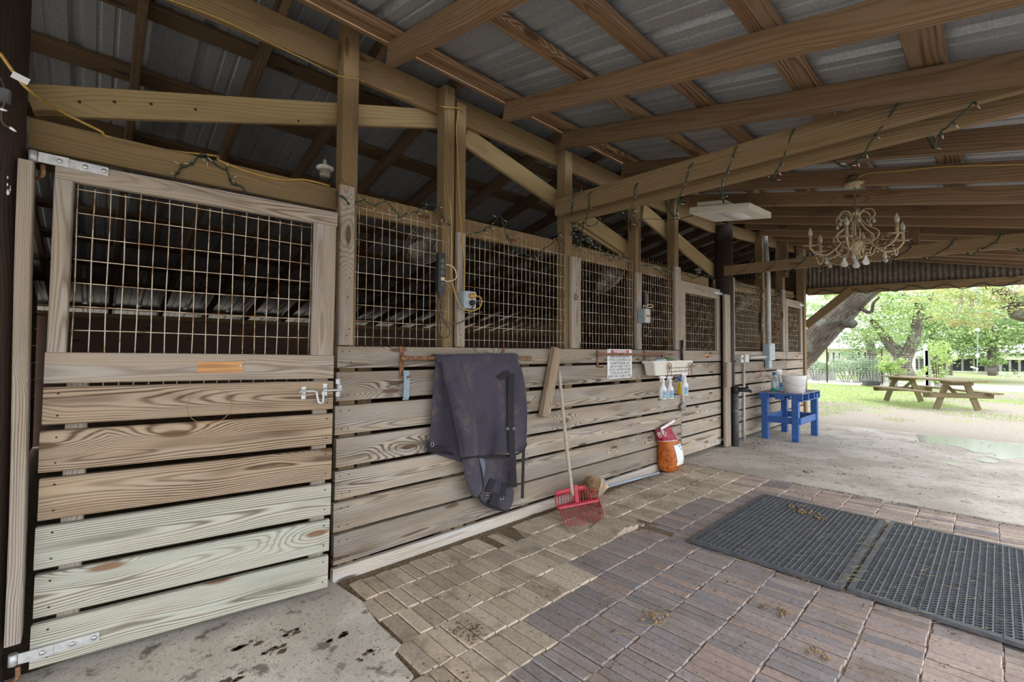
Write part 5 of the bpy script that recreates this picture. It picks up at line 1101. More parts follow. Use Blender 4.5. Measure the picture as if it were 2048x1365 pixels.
# ------------------------------------------------------------------ fans, lamp holders
def fan(px, py, Y, R, label, yaw=.0, tilt=.8):
    c = W(px, py, Y); f_ = thing('fan', label, 'fan', c); f_.rotation_euler = (PI/2+tilt, 0, yaw)
    for nm, zs in (('front_guard', 1), ('rear_guard', -1)):
        b = MB(); rr = 13
        for k in range(2, rr+1):
            r = R*k/rr; z = zs*(.085*math.cos(k/rr*PI/2)**.8)
            b.tube([(r*math.cos(2*PI*i/40), r*sin(2*PI*i/40), z) for i in range(40)], .0022 if k < rr else .004, 4, True)
        for k in range(12):
            a = 2*PI*k/12; b.tube([(R*q*math.cos(a), R*q*sin(a), zs*.085*math.cos(q*PI/2)**.8) for q in (.15, .4, .65, .85, 1)], .0025, 4)
        b.build(nm, 'fan_grey', f_)
    b = MB(); b.lathe([(.0, -.15), (.07, -.14), (.08, -.02), (.05, .03), (.02, .05)], n=18); b.build('motor', 'fan_grey', f_)
    b = MB(); b.lathe([(0, .085), (.07, .083), (.07, .09), (0, .092)], n=18); b.build('badge', 'fan_grey', f_)
    for k in range(3):
        a = 2*PI*k/3; b = MB(); rows_ = []
        for i in range(6):
            r = .05+(R*.86-.05)*i/5; w0 = .35+.25*sin(PI*i/5)
            rows_.append([(r*math.cos(a+w0*(j/3-.5)*1.3), r*sin(a+w0*(j/3-.5)*1.3), .03*(j/3-.5)*2) for j in range(4)])
        b.grid(rows_); mod_solid(b.build('blade', 'fan_grey', f_, fix=True), .003)
    b = MB(); b.tube([(0, 0, -.10), (0, .15, -.15), (0, R+.1, -.12)], .012, 8); b.build('mount', 'fan_grey', f_)
    return f_
fan(868, 478, .33, .265, 'wire-caged fan hung behind the first mesh panel', .35)
fan(1222, 556, .42, .26, 'wire-caged fan hung behind the third mesh panel', .4)
fan(1494, 604, .5, .27, 'wire-caged fan hung behind the wide far mesh panel', .4)
def lamp_holder(px, py, Y, label, s_=1.0):
    c = W(px, py, Y); l = thing('lamp_holder', label, 'lamp', c)
    b = MB(); b.lathe([(.052*s_, .012*s_), (.056*s_, .004*s_), (.05*s_, -.004*s_), (.042*s_, -.012*s_)], n=20); b.build('base_ring', 'tub_white', l)
    b = MB(); b.lathe([(.036*s_, -.012*s_), (.034*s_, -.05*s_), (.024*s_, -.062*s_)], n=16); b.build('jar', 'crystal', l)
    b = MB(); b.tube([(0, 0, .012*s_), (0, .0, .06*s_)], .012*s_, 8); b.build('stem', 'conduit', l); return l
lamp_holder(650, 338, .33, 'small round lamp holder hanging under the stall roof beside the tall post')
lamp_holder(1180, 478, .4, 'lamp holder behind the tangle of lights over the third mesh panel', .9)
lamp_holder(1397, 540, .35, 'lamp holder with a bulb over the second stall door')

# ------------------------------------------------------------------ fluorescent fixture
fx = thing('fluorescent_fixture', 'white fluorescent ceiling fixture hanging on chains from the rafters', 'light fixture', (4.45, -.95, 2.7))
a, b_, c_, d_ = E(1379.5, 427, 4.2), E(1498.5, 418, 4.2), E(1541.5, 436.5, 4.74), E(1430.5, 444, 4.74)
def quad_slab(name, q4, up_, mat, par, ins=0.0):
    b = MB(); m_ = sum(q4, V())/4; q4 = [q+(m_-q)*ins for q in q4]; q4 = [q4[0], q4[1], q4[2], q4[3]]
    b.hexa(q4, [q+V((0, 0, up_)) for q in q4]); o = b.build(name, mat, fix=True); rel(o, par); return o
cor = [a, b_, c_, d_]
quad_slab('pan', cor, .010, 'lamp_white', fx)
for i in range(4):
    p, q = cor[i], cor[(i+1) % 4]; b = MB(); b.board(p+V((0, 0, .028)), q+V((0, 0, .028)), (0, 0, 1), .056, .006, .001); rel(b.build('side_flange', 'lamp_white'), fx)
cen = sum(cor, V())/4; u1 = (b_-a).normalized(); v1 = (d_-a).normalized(); b = MB(); bl_ = cen+V((-.06, .1, .0))
b.board(bl_-u1*.13+V((0, 0, .075)), bl_+u1*.13+V((0, 0, .075)), v1, .32, .10, .006); rel(b.build('ballast_box', 'lamp_white'), fx)
plain('lens', (.62, .58, .58), .35, 0, .05, 10)
b = MB(); rows_ = []
for i in range(9):
    t_ = i/8; rows_.append([cen+u1*(.05+.10*(j/8-.5)*2)+v1*(t_-.5)*.36+V((0, 0, -.002-.035*math.cos((j/8-.5)*PI)*max(0, sin(PI*t_))**.4)) for j in range(9)])
b.grid(rows_); rel(b.build('basket_lens', 'lens', fix=True), fx)
def chain(p0, p1, name='chain', mat='brown_cord', pitch=.035, r=.0022, par=None):
    p0, p1 = V(p0), V(p1); d = p1-p0; n_ = max(2, int(d.length/pitch)); dn = d.normalized(); s1 = dn.orthogonal().normalized(); s2 = dn.cross(s1); b = MB()
    for k in range(n_):
        c = p0+d*((k+.5)/n_); sd = s1 if k % 2 else s2
        b.tube([c+dn*(pitch*.68*math.cos(2*PI*i/10))+sd*(.008*sin(2*PI*i/10)) for i in range(10)], r, 5, True)
    o = b.build(name, mat); 
    if par: rel(o, par)
    return o
def raf(x, y): return zr(x)+S*y+.02
for p, tx in ((b_, 0.0), (c_, .18), (a, .0), (d_, .05)):
    x_ = 4.25 if p in (a, b_) else 4.87; chain(p+V((0, 0, .05)), V((x_, p.y-.02, raf(x_, p.y)+.02)), par=fx)

# ------------------------------------------------------------------ chandelier
cc_ = E(1711, 500, 4.25); cx, cy = cc_.x, cc_.y; k_ = (cc_-O).dot(FW)/895
zt_ = E(1711, 368, 4.25).z; zb_ = E(1711, 532, 4.25).z
ch = thing('chandelier', 'cream scrolled chandelier with candle lamps and hanging crystals', 'chandelier', (cx, cy, zt_))
def zp(py): return E(1711, py, 4.25).z
def P3(r, a, z): return V((cx+r*math.cos(a), cy+r*sin(a), z))
b = MB(); b.lathe([(.0, .035), (.045, .03), (.07, .012), (.074, 0), (.06, -.012), (.012, -.02)], Matrix.Translation((cx, cy, zp(370))), 24); rel(b.build('canopy', 'cream_metal'), ch)
b = MB(); b.ball((cx+.02, cy, zp(358)), .05, 10, (1.6, 1, .6), jit=.8); rel(b.build('bird_nest', 'dirt_lump'), ch)
o = chain((cx, cy, zp(376)), (cx, cy, zp(424)), 'chain', 'brown_cord', .03, .003); rel(o, ch)
b = MB(); b.lathe([(.02, zp(432)), (.028, zp(431)), (.028, zp(425)), (.02, zp(424))], Matrix.Translation((cx, cy, 0)), 16); b.tube([(cx, cy, zp(425)), (cx, cy, zp(500))], .006, 8)
b.lathe([(.005, zp(512)), (.025, zp(508)), (.04, zp(498)), (.05, zp(486)), (.03, zp(478)), (.012, zp(472))], Matrix.Translation((cx, cy, 0)), 16); rel(b.build('centre_column', 'cream_metal'), ch)
z1 = lambda py: zp(py)
for k in range(6):
    a = 2*PI*k/6+.35
    b = MB(); b.tube(bez([P3(.03, a, z1(430)), P3(.055, a, z1(423)), P3(.105, a, z1(425)), P3(.125, a, z1(436)), P3(.105, a, z1(443)), P3(.09, a, z1(437))], 5), .005, 6)
    b.tube(bez([P3(.055, a, z1(424)), P3(.03, a, z1(435)), P3(.075, a, z1(455)), P3(.145, a, z1(470)), P3(.125, a, z1(485)), P3(.045, a, z1(484))], 6), .005, 6)
    rel(b.build('upper_scroll', 'cream_metal'), ch)
    b = MB(); b.tube([P3(.118, a, z1(441)), P3(.118, a, z1(444))], .0015, 4); b.lathe([(.001, -.042), (.013, -.03), (.009, -.012), (.001, 0)], Matrix.Translation(P3(.118, a, z1(443))), 8); rel(b.build('crystal_drop', 'crystal'), ch)
R1 = .30
for k in range(6):
    a = 2*PI*k/6+.0
    r = R1; b = MB()
    b.tube(bez([P3(.04, a, z1(482)), P3(.09, a, z1(484)), P3(.13, a, z1(496)), P3(.19, a, z1(507)), P3(.26, a, z1(503)), P3(r, a, z1(492)), P3(r, a, z1(487))], 6), .007, 7)
    b.tube(bez([P3(.13, a, z1(497)), P3(.10, a, z1(512)), P3(.055, a, z1(508)), P3(.05, a, z1(497)), P3(.075, a, z1(493))], 5), .005, 6)
    arm = b.build('arm', 'cream_metal'); rel(arm, ch)
    b = MB()
    for q in range(9):
        t_ = 2*PI*q/9; c0 = P3(r, a, z1(487)); b.prism([c0+V((.012*math.cos(t_-.5), .012*sin(t_-.5), 0)), c0+V((.055*math.cos(t_), .055*sin(t_), .008*(q % 2)-.002)), c0+V((.012*math.cos(t_+.5), .012*sin(t_+.5), 0))], (0, 0, .003))
    o = b.build('drip_leaf', 'cream_metal', fix=True); o.parent = arm
    b = MB(); b.lathe([(.012, z1(487)), (.013, z1(484)), (.011, z1(482)), (.0115, z1(468))], Matrix.Translation((P3(r, a, 0).x, P3(r, a, 0).y, 0)), 12); o = b.build('candle_sleeve', 'cream_metal'); o.parent = arm
    b = MB(); zb0 = z1(468); b.lathe([(.008, zb0), (.017, zb0+.02), (.014, zb0+.042), (.004, zb0+.066), (.001, zb0+.072)], Matrix.Translation((P3(r, a, 0).x, P3(r, a, 0).y, 0)), 12); o = b.build('candle_bulb', 'crystal'); o.parent = arm
    # leaves on the arm and crystals below
    b = MB()
    for q in range(7):
        c0 = P3(.06+.03*q, a+random.uniform(-.1, .1), z1(486)+(.01 if q < 3 else -.045+.006*q)); d0 = V((random.uniform(-1, 1), random.uniform(-1, 1), random.uniform(0, 1))).normalized()*.03; e0 = d0.orthogonal().normalized()*.008
        b.prism([c0-e0, c0+d0*.6-e0*.6, c0+d0, c0+d0*.6+e0*.6, c0+e0], e0.cross(d0).normalized()*.002)
    o = b.build('leaf_sprays', 'cream_metal', fix=True, kind='stuff'); rel(o, ch)
    for rr_, py in ((.20, 512), (.075, 514)):
        c0 = P3(rr_, a+.1, z1(py)); b = MB(); b.ball(c0+V((0, 0, .012)), .008, 8)
        if k % 2 == 0 and rr_ < .1: b.prism([c0+V((x*1.0, x*-.6, z)) for x, z in [(0, 0), (.012, -.012), (.008, -.018), (.024, -.042), (.030, -.058), (.016, -.074), (-.016, -.074), (-.030, -.058), (-.024, -.042), (-.008, -.018), (-.012, -.012)]], (.006, .008, 0))
        else: b.lathe([(.001, -.062), (.015, -.052), (.013, -.036), (.005, -.012), (.001, 0)], Matrix.Translation(c0), 8)
        rel(b.build('crystal_drop', 'crystal', fix=True), ch)
    a2 = 2*PI*(k+1)/6; b = MB()
    for q in range(1, 12):
        t_ = q/12; p0, p1 = P3(R1*.9, a, 0), P3(R1*.9, a2, 0); c0 = p0+(p1-p0)*t_; c0.z = z1(500)-.075*4*t_*(1-t_); b.ball(c0, .0075, 6)
    rel(b.build('bead_swag', 'cream_metal', kind='stuff'), ch)
cord('electric_cable', [(cx, cy+.02, zp(368)), E(1716, 360, 4.24)+V((-.03, 0, 0)), E(1735, 347, 4.20), E(1790, 343, 4.20), E(1850, 337, 4.20), E(1900, 333, 4.2), E(2010, 330, 4.2), E(2100, 327, 4.2)], .004, 'yellow_cord', 'yellow cord running along a rafter to the chandelier')
# ------------------------------------------------------------------ yard: trees, table, houses
def leaf_cloud(clusters, n, size, cols, seed, flat=.0):
    rnd = random.Random(seed); b = MB(); tot = sum(c[3]*c[4]*c[5] for c in clusters)
    for (x, y, z, rx, ry, rz) in clusters:
        m_ = int(n*rx*ry*rz/tot); subs = []
        for _ in range(max(5, int(m_/38))):
            d = V((rnd.gauss(0, .48), rnd.gauss(0, .48), rnd.gauss(0, .48))); subs.append((d, rnd.uniform(.10, .26)))
        for _ in range(m_):
            c0, cr_ = rnd.choice(subs); d = c0+V((rnd.gauss(0, cr_), rnd.gauss(0, cr_), rnd.gauss(0, cr_*.7)))
            p = V((x+d.x*rx, y+d.y*ry, z+d.z*rz)); s_ = size*rnd.uniform(.6, 1.5)
            a = V((rnd.gauss(0, 1), rnd.gauss(0, 1), rnd.gauss(0, .7))).normalized(); c = a.orthogonal().normalized(); c.rotate(__import__('mathutils').Quaternion(a, rnd.uniform(0, 6)))
            t_ = rnd.choice(cols); f_ = rnd.uniform(.75, 1.25); t_ = tuple(min(1, q*f_) for q in t_)
            i = len(b.v); b.v += [tuple(p-a*s_), tuple(p+c*s_*.45), tuple(p+a*s_), tuple(p-c*s_*.45)]; b.face((i, i+1, i+2, i+3), None, t_)
    return b
def limbs(b, pts, r0, r1, n=10, jit=.0):
    p = bez(pts, 6); m_ = len(p); b.tube([q+V((MN.noise(q*1.3), MN.noise(q*1.3+V((9, 0, 0))), 0))*jit for q in p], [r0+(r1-r0)*i/(m_-1) for i in range(m_)], n)
LT = [(.44, .58, .22), (.52, .64, .28), (.36, .50, .18), (.58, .66, .27)]
DK = [(.20, .30, .13), (.26, .37, .16), (.31, .42, .18), (.16, .25, .11)]
MD = [(.33, .46, .19), (.40, .53, .23), (.27, .39, .15)]
YL = [(.55, .58, .24), (.56, .50, .26), (.52, .38, .22), (.46, .55, .22)]
def pX(px, py, X): return E(px, py, X)
# leaning oak close to the opening
tr = thing('oak_tree', 'big lichen-grey oak trunk leaning behind the knee brace, close to the barn', 'tree', (14.4, 1.6, -.05))
p0 = V((14.6, 2.4, -.3)); p1 = pX(1605, 715, 14.5); p2 = pX(1655, 655, 14.3); p3 = pX(1700, 612, 14.1); p4 = pX(1740, 575, 14.0); p5 = pX(1800, 548, 13.8); p6 = pX(1900, 500, 13.2)
b = MB(); pp = bez([p0, p1+V((0, .1, 0)), p2, p3, p4, p5, p6], 8); rad = [.40-.24*i/(len(pp)-1) for i in range(len(pp))]
rad = [r*(1+.10*MN.noise(q*2.2)) for r, q in zip(rad, pp)]; b.tube(pp, rad, 28)
for i in range(len(b.v)):
    q = V(b.v[i]); d = MN.noise(q*5)*.03+MN.noise(q*14)*.015; b.v[i] = tuple(q+V((0, .5, .5))*d)
rel(b.build('trunk', 'bark'), tr)
b = MB(); kp = pX(1698, 648, 14.0); b.ball(kp, .14, 12, (1, 1.2, .8), jit=.5); rel(b.build('burl', 'bark'), tr)
b = MB(); limbs(b, [p4, p4+V((.4, .8, 1.0)), p4+V((.8, 1.6, 2.4))], .2, .05); limbs(b, [p3+V((0, -.1, 0)), pX(1740, 625, 13.9), pX(1748, 605, 13.8), pX(1760, 595, 13.8)], .05, .02, 7); rel(b.build('branches', 'bark'), tr)
cl = [(14.5, 3.2, 3.6, 1.4, 1.0, .9), (14.8, 1.6, 4.4, 1.4, 1.2, .6)]
rel(leaf_cloud(cl, 2800, .042, LT+YL[:1], 1).build('foliage', 'leaf', kind='stuff'), tr)
def tree(label, base, trunks, cl, n, size, cols, seed, r0=.22, extra=None):
    t_ = thing('tree', label, 'tree', base, group='trees in the yard'); b = MB()
    for pts, ra, rb in trunks: limbs(b, pts, ra, rb, 12, .04)
    rel(b.build('trunk', 'bark'), t_); rel(leaf_cloud(cl, n, size, cols, seed).build('foliage', 'leaf', kind='stuff'), t_); return t_
# tree behind the picnic table (forked trunk)
X2 = 27.0; q = lambda px, py, X=X2: pX(px, py, X)
tree('light green tree with a forked lichen trunk directly behind the picnic table', q(1810, 752), [([q(1818, 756), q(1808, 735), q(1812, 715), q(1822, 690), q(1835, 655), q(1838, 620), q(1855, 600), q(1885, 580), q(1930, 572)], .32, .09), ([q(1806, 728), q(1796, 705), q(1778, 688), q(1765, 668), q(1750, 650), q(1742, 640)], .30, .08), ([q(1838, 622), q(1832, 605), q(1815, 598), q(1805, 585)], .16, .07), ([q(1836, 648), q(1850, 640), q(1870, 632)], .07, .03)],
     [(X2+.3, q(1730, 620).y, q(1730, 620).z, 2.2, 2.2, 1.5), (X2, q(1780, 640).y, q(1780, 640).z, 1.6, 1.9, 1.5), (X2-.5, q(1790, 600).y, q(1790, 600).z, 1.8, 2.4, 1.0), (X2, q(1745, 664).y, q(1745, 664).z, 1.4, 1.2, .5), (X2-.6, q(1870, 615).y, q(1870, 615).z, 1.6, 1.8, .7), (X2, q(1800, 682).y, q(1800, 682).z, 1.0, .6, .5), (X2, q(1690, 590).y, q(1690, 590).z, 1.8, 2.2, 1.2)], 9000, .062, LT+MD, 2)
X3 = 36.0
tree('dark green tree with a short forked trunk in front of the screened porch', pX(1884, 748, X3), [([pX(1884, 750, X3), pX(1884, 720, X3), pX(1882, 700, X3), pX(1876, 690, X3), pX(1862, 670, X3)], .45, .2), ([pX(1883, 704, X3), pX(1895, 690, X3), pX(1905, 670, X3)], .3, .15)],
     [(X3, pX(1890, 655, X3).y, pX(1890, 655, X3).z, 2.5, 2.8, 1.5), (X3, pX(1860, 680, X3).y, pX(1860, 680, X3).z, 2, 1.6, .8), (X3, pX(1905, 690, X3).y, pX(1905, 690, X3).z, 1.8, 1.8, .8), (X3, pX(1870, 635, X3).y, pX(1870, 635, X3).z, 2.2, 2.2, 1.3)], 6500, .085, DK+MD+LT[:1], 3)
X4 = 34.0
tree('broad green oak right of the hanging rope, above the screened porch', pX(1985, 742, X4), [([pX(1985, 742, X4), pX(1984, 715, X4), pX(1985, 690, X4), pX(1990, 660, X4)], .22, .12)],
     [(X4, pX(1985, 650, X4).y, pX(1985, 650, X4).z, 2.8, 2.9, 1.5), (X4, pX(2020, 668, X4).y, pX(2020, 668, X4).z, 2.2, 2.0, 1.0), (X4, pX(1960, 690, X4).y, pX(1960, 690, X4).z, 2, 2.4, .9), (X4, pX(2000, 705, X4).y, pX(2000, 705, X4).z, 1.6, 2.0, .5), (X4, pX(2040, 640, X4).y, pX(2040, 640, X4).z, 2.2, 2.2, 1.0)], 8500, .08, MD+DK+LT[:2], 4)
X5 = 31.0
tree('dark bluish green tree between the leaning oak and the forked tree', pX(1742, 745, X5), [([pX(1743, 748, X5), pX(1744, 715, X5), pX(1742, 690, X5), pX(1735, 670, X5)], .26, .14)],
     [(X5, pX(1715, 672, X5).y, pX(1715, 672, X5).z, 1.6, 1.8, 1.0), (X5, pX(1752, 690, X5).y, pX(1752, 690, X5).z, 1.6, 1.3, .8), (X5, pX(1735, 650, X5).y, pX(1735, 650, X5).z, 1.8, 2, 1.0)], 2200, .075, DK, 5)
X6 = 22.0
t6 = thing('oak_tree', 'oak limb and yellow-green leaves reaching in at the upper right of the opening', 'tree', (22, -9.5, -.05), group='trees in the yard')
b = MB(); limbs(b, [(22, -9.5, -.2), (22, -9.2, 2.0), (21.8, -7.5, 3.3), pX(2070, 628, 21.5), pX(2040, 605, 21.5), pX(2005, 585, 21.3), pX(1980, 572, 21.0), pX(1950, 560, 20.5)], .38, .10, 14, .03); limbs(b, [pX(2046, 600, 21.4), pX(2025, 610, 21), pX(1998, 618, 21)], .05, .02, 6); rel(b.build('trunk', 'bark'), t6)
rel(leaf_cloud([(21.5, pX(2020, 590, 21.5).y, pX(2020, 597, 21.5).z, 1.3, 1.5, .4), (21, pX(1965, 585, 21).y, pX(1965, 592, 21).z, 1.2, 1.2, .4), (21, pX(1975, 610, 21).y, pX(1975, 610, 21).z, 1, 1.0, .5), (20.5, pX(1905, 580, 20.5).y, pX(1905, 580, 20.5).z, 1.5, 1.6, .3)], 3600, .05, LT+YL, 6).build('foliage', 'leaf', kind='stuff'), t6)
# hanging dead branch
hb = thing('dead_branch', 'pale dead branch with browning leaves hanging beside the forked tree', 'branch', pX(1935, 575, 20.8)); b = MB()
for px, py, ex, ey in [(1925, 572, 1905, 640), (1925, 590, 1916, 632), (1928, 572, 1896, 600), (1935, 580, 1948, 622), (1938, 585, 1938, 630)]: limbs(b, [pX(1925, 572, 20.8), pX(px, py, 20.8), pX((px+ex)/2+3, (py+ey)/2, 20.8), pX(ex, ey, 20.8)], .035, .01, 6)
rel(b.build('twigs', plain('pale_twig', (.42, .38, .33), .8)), hb)
rel(leaf_cloud([(20.8, pX(1915, 645, 20.8).y, pX(1915, 645, 20.8).z, .5, .7, .35), (20.8, pX(1950, 645, 20.8).y, pX(1950, 645, 20.8).z, .5, .7, .35), (20.8, pX(1890, 630, 20.8).y, pX(1890, 630, 20.8).z, .4, .6, .3)], 800, .04, YL, 7).build('leaves', 'leaf', kind='stuff'), hb)
# rope swing
sw = thing('rope_swing', 'thin rope swing hanging in front of the broad oak', 'rope', pX(1955, 738, 20.6)); b = MB()
b.tube(bez([pX(1957, 560, 20.6), pX(1956, 640, 20.6), pX(1955, 700, 20.6), pX(1954.5, 736, 20.6)], 4), .016, 6); rel(b.build('rope', plain('rope_green', (.30, .42, .34), .8)), sw)
b = MB(); b.ball(pX(1955, 660, 20.6), .06, 8); b.ball(pX(1955, 712, 20.6), .05, 8, (1, 1, 1.5)); rel(b.build('knots', 'white_plastic', kind='stuff'), sw)
b = MB(); e = pX(1955, 738, 20.6); b.tube([e+V((0, .16, .06)), e, e+V((0, .05, -.14))], .03, 7); rel(b.build('handle', 'tub_white'), sw)
# backdrop trees beyond the houses
bd = [(62, 26, 6, 7), (66, 18, 7, 8), (60, 10, 6.2, 7), (70, 2, 7.5, 8), (64, -5, 6.0, 7), (76, -11, 7.5, 8), (58, 33, 7.5, 8), (68, -18, 6, 7)]
for i, (x, y, h, r) in enumerate(bd):
    t_ = thing('tree', 'distant pale green tree beyond the house roofs, '+NTH[i]+' of the row', 'tree', (x, y, 0), group='distant trees beyond the houses')
    b = MB(); b.tube([(x, y, -.3), (x, y, h*.6)], [.3, .2], 8); rel(b.build('trunk', 'bark'), t_)
    rel(leaf_cloud([(x, y, h*.75, 3.2, r*.62, h*.32), (x, y+2, h*.55, 2.5, r*.5, h*.25)], 900, .35, [(.34, .46, .22), (.40, .50, .27), (.28, .40, .20)], 20+i).build('foliage', 'leaf', kind='stuff'), t_)
# house with white framed windows
XH = 36.0; hs = thing('house', 'cream single storey house with a white metal roof and tall dark windows', 'house', (XH, 6, -.1))
y0, y1 = E(1560, 700, XH).y, E(1800, 700, XH).y; ze = E(1700, 697, XH).z; zr_ = E(1700, 672, XH+3).z
b = MB(); b.box((XH, y1, -.1), (XH+8, y0, ze), .01); rel(b.build('walls', 'cream_wall'), hs)
b = MB(); b.prism([(XH-.7, 0, ze-.05), (XH+4, 0, zr_+.5), (XH+8.7, 0, ze-.05)], (0, 0, 0)); b = MB()
b.prism([(XH-.7, y0+.5, ze-.04), (XH-.7, y0+.5, ze+.12), (XH+4, y0+.5, ze+2.4), (XH+8.7, y0+.5, ze+.12), (XH+8.7, y0+.5, ze-.04)], (0, y1-y0-1.0, 0)); rel(b.build('roof', 'white_roof', fix=True), hs)
for xa, xb, ya, yb in [(1622, 1629, 703, 726), (1631, 1638, 703, 726), (1651, 1661, 703, 726), (1663, 1672, 703, 726), (1674.5, 1683, 703, 721), (1699, 1711, 703, 720), (1713, 1723, 703, 720), (1726, 1736, 703, 721), (1742, 1748, 703, 726)]:
    a = E(xa, ya, XH); c = E(xb, yb, XH); b = MB(); b.box((XH-.04, c.y, c.z), (XH-.005, a.y, a.z), .005); fr = b.build('window', 'white_trim'); rel(fr, hs)
    b = MB(); f_ = .07; b.box((XH-.055, c.y+f_, c.z+f_), (XH-.041, a.y-f_, a.z-f_), .002); o = b.build('pane', 'glass_dark'); o.parent = fr
# screened porch buildings
XQ = 48.0; gz = .0004*18**1.3-.07
def porch(name, label, pxa, pxb, pyt, pyb, X, bays, roof_py, fascia=None):
    a = E(pxa, pyt, X); c = E(pxb, pyb, X); r = thing(name, label, 'building', (X, (a.y+c.y)/2, c.z))
    g0 = E((pxa+pxb)/2, pyb, X).z
    b = MB(); b.box((X+.4, c.y, g0-.8), (X+7, a.y, a.z), .02); rel(b.build('back_wall', 'screen_dark'), r)
    b = MB(); b.box((X-.05, c.y-.1, g0-.8), (X+.5, a.y+.1, g0), .01); rel(b.build('kneewall', 'pale_green'), r)
    for k in range(bays+1):
        y = a.y+(c.y-a.y)*k/bays; b = MB(); b.box((X, y-.06, g0), (X+.12, y+.06, a.z), .005); rel(b.build('post', plain('porch_post', (.34, .33, .30), .7) if 'porch_post' not in M else 'porch_post'), r)
    b = MB(); b.box((X-.15, c.y-.3, a.z), (X+.2, a.y+.3, a.z+.22+(0 if not fascia else .25)), .005); rel(b.build('fascia', 'pale_green' if fascia else 'white_trim'), r)
    zt = E(pxa, roof_py, X+6).z; b = MB(); zb = a.z+.22+(0 if not fascia else .25)
    b.prism([(X-.5, a.y+.4, zb-.02), (X-.5, a.y+.4, zb+.08), (X+6, a.y+.4, zt), (X+12, a.y+.4, zb)], (0, c.y-a.y-.8, 0)); rel(b.build('roof', 'white_roof', fix=True), r); return r
porch('screened_porch', 'long dark screened porch with a white roof behind the picnic table', 1818, 1996, 717, 742, XQ, 8, 698)
porch('screened_porch', 'dark screened porch with a pale green gable at the right of the opening', 2001, 2120, 720, 745, XQ-3, 6, 700, True)
# garden fence, raised beds, plants
XF = 25.5
gf = thing('garden_fence', 'wire garden fence with thin posts in front of the cream house', 'fence', (XF, 3, 0))
yA, yB = E(1600, 740, XF).y, E(1900, 740, XF).y; zT_ = 1.25
b = MB()
for k in range(13): z = .0+k*zT_/12; b.tube([(XF, yA, z), (XF, yB, z)], .004, 4, cap=False)
for k in range(int((yA-yB)/.12)): y = yB+k*.12; b.tube([(XF, y, 0), (XF, y, zT_)], .004, 4, cap=False)
rel(b.build('wire_netting', 'galv'), gf)
for px, w_, h_, mt in [(1654, .05, 1.7, 'pole_wood'), (1764, .04, 1.6, 'pole_wood'), (1852, .14, 1.75, 'white_trim'), (1856, .16, 1.5, 'weathered_bed'), (1893, .05, 1.4, 'galv')]:
    y = E(px, 740, XF).y; b = MB(); b.box((XF-.02, y-w_/2, -.1), (XF+.04, y+w_/2, h_), .003); rel(b.build('post', mt), gf)
for pa, pb, lab in [(1600, 1661, 'grey raised garden bed with a dark rim next to the corner post'), (1717, 1769, 'grey raised garden bed with a dark rim left of the forked tree')]:
    XB = 27.5; ya, yb = E(pa, 740, XB).y, E(pb, 740, XB).y; zt = E(pb, 740, XB).z; r = thing('raised_bed', lab, 'garden bed', (XB, (ya+yb)/2, 0), group='raised garden beds')
    b = MB(); b.box((XB, yb, -.1), (XB+1.2, ya, zt), .01); rel(b.build('bed_walls', 'weathered_bed'), r); b = MB(); b.box((XB-.06, yb-.05, zt), (XB+1.26, ya+.05, zt+.09), .01); rel(b.build('rim', 'dark_cap'), r)
BL = [(.36, .48, .28), (.44, .55, .36), (.30, .42, .22)]
for i, (px, py, ry, rz, lab) in enumerate([(1690, 733, 1.0, .55, 'bushy pale green shrub behind the garden fence'), (1714, 728, .9, .65, 'tall pale green plant beside the bushy shrub behind the fence'), (1632, 732, .8, .25, 'low green plants in the raised bed next to the corner post'), (1745, 734, .7, .3, 'green plants beyond the raised bed left of the forked tree'), (1786, 733, .45, .5, 'small yellow-green shrub at the foot of the forked tree'), (1877, 725, .35, 1.0, 'tall leafy yellow-green sapling at the end of the garden fence')]):
    Xp = 26.6 if i < 4 else 25.0; c = E(px, py, Xp); t_ = thing('shrub', lab, 'shrub', (c.x, c.y, 0), group='garden shrubs'); b = MB()
    for k in range(5): b.tube([(c.x, c.y+.05*k-.1, -.05), (c.x, c.y+ry*.5*(k/2-1), c.z)], .015, 5)
    rel(b.build('stems', 'bark'), t_); rel(leaf_cloud([(c.x, c.y, c.z, .6, ry, rz)], 900, .05 if i < 4 else .06, BL if i < 4 else LT, 40+i).build('foliage', 'leaf', kind='stuff'), t_)
pt = thing('planter', 'small potted plant standing in front of the broad oak trunk', 'planter', (32.5, E(1984, 752, 32.5).y, 0)); c = E(1984, 752, 32.5)
b = MB(); b.lathe([(.15, c.z), (.19, c.z+.40), (.15, c.z+.40)], Matrix.Translation((32.5, c.y, 0)), 14); rel(b.build('pot', 'dark_cap'), pt); rel(leaf_cloud([(32.5, c.y, c.z+.75, .4, .5, .35)], 260, .09, MD, 60).build('foliage', 'leaf', kind='stuff'), pt)
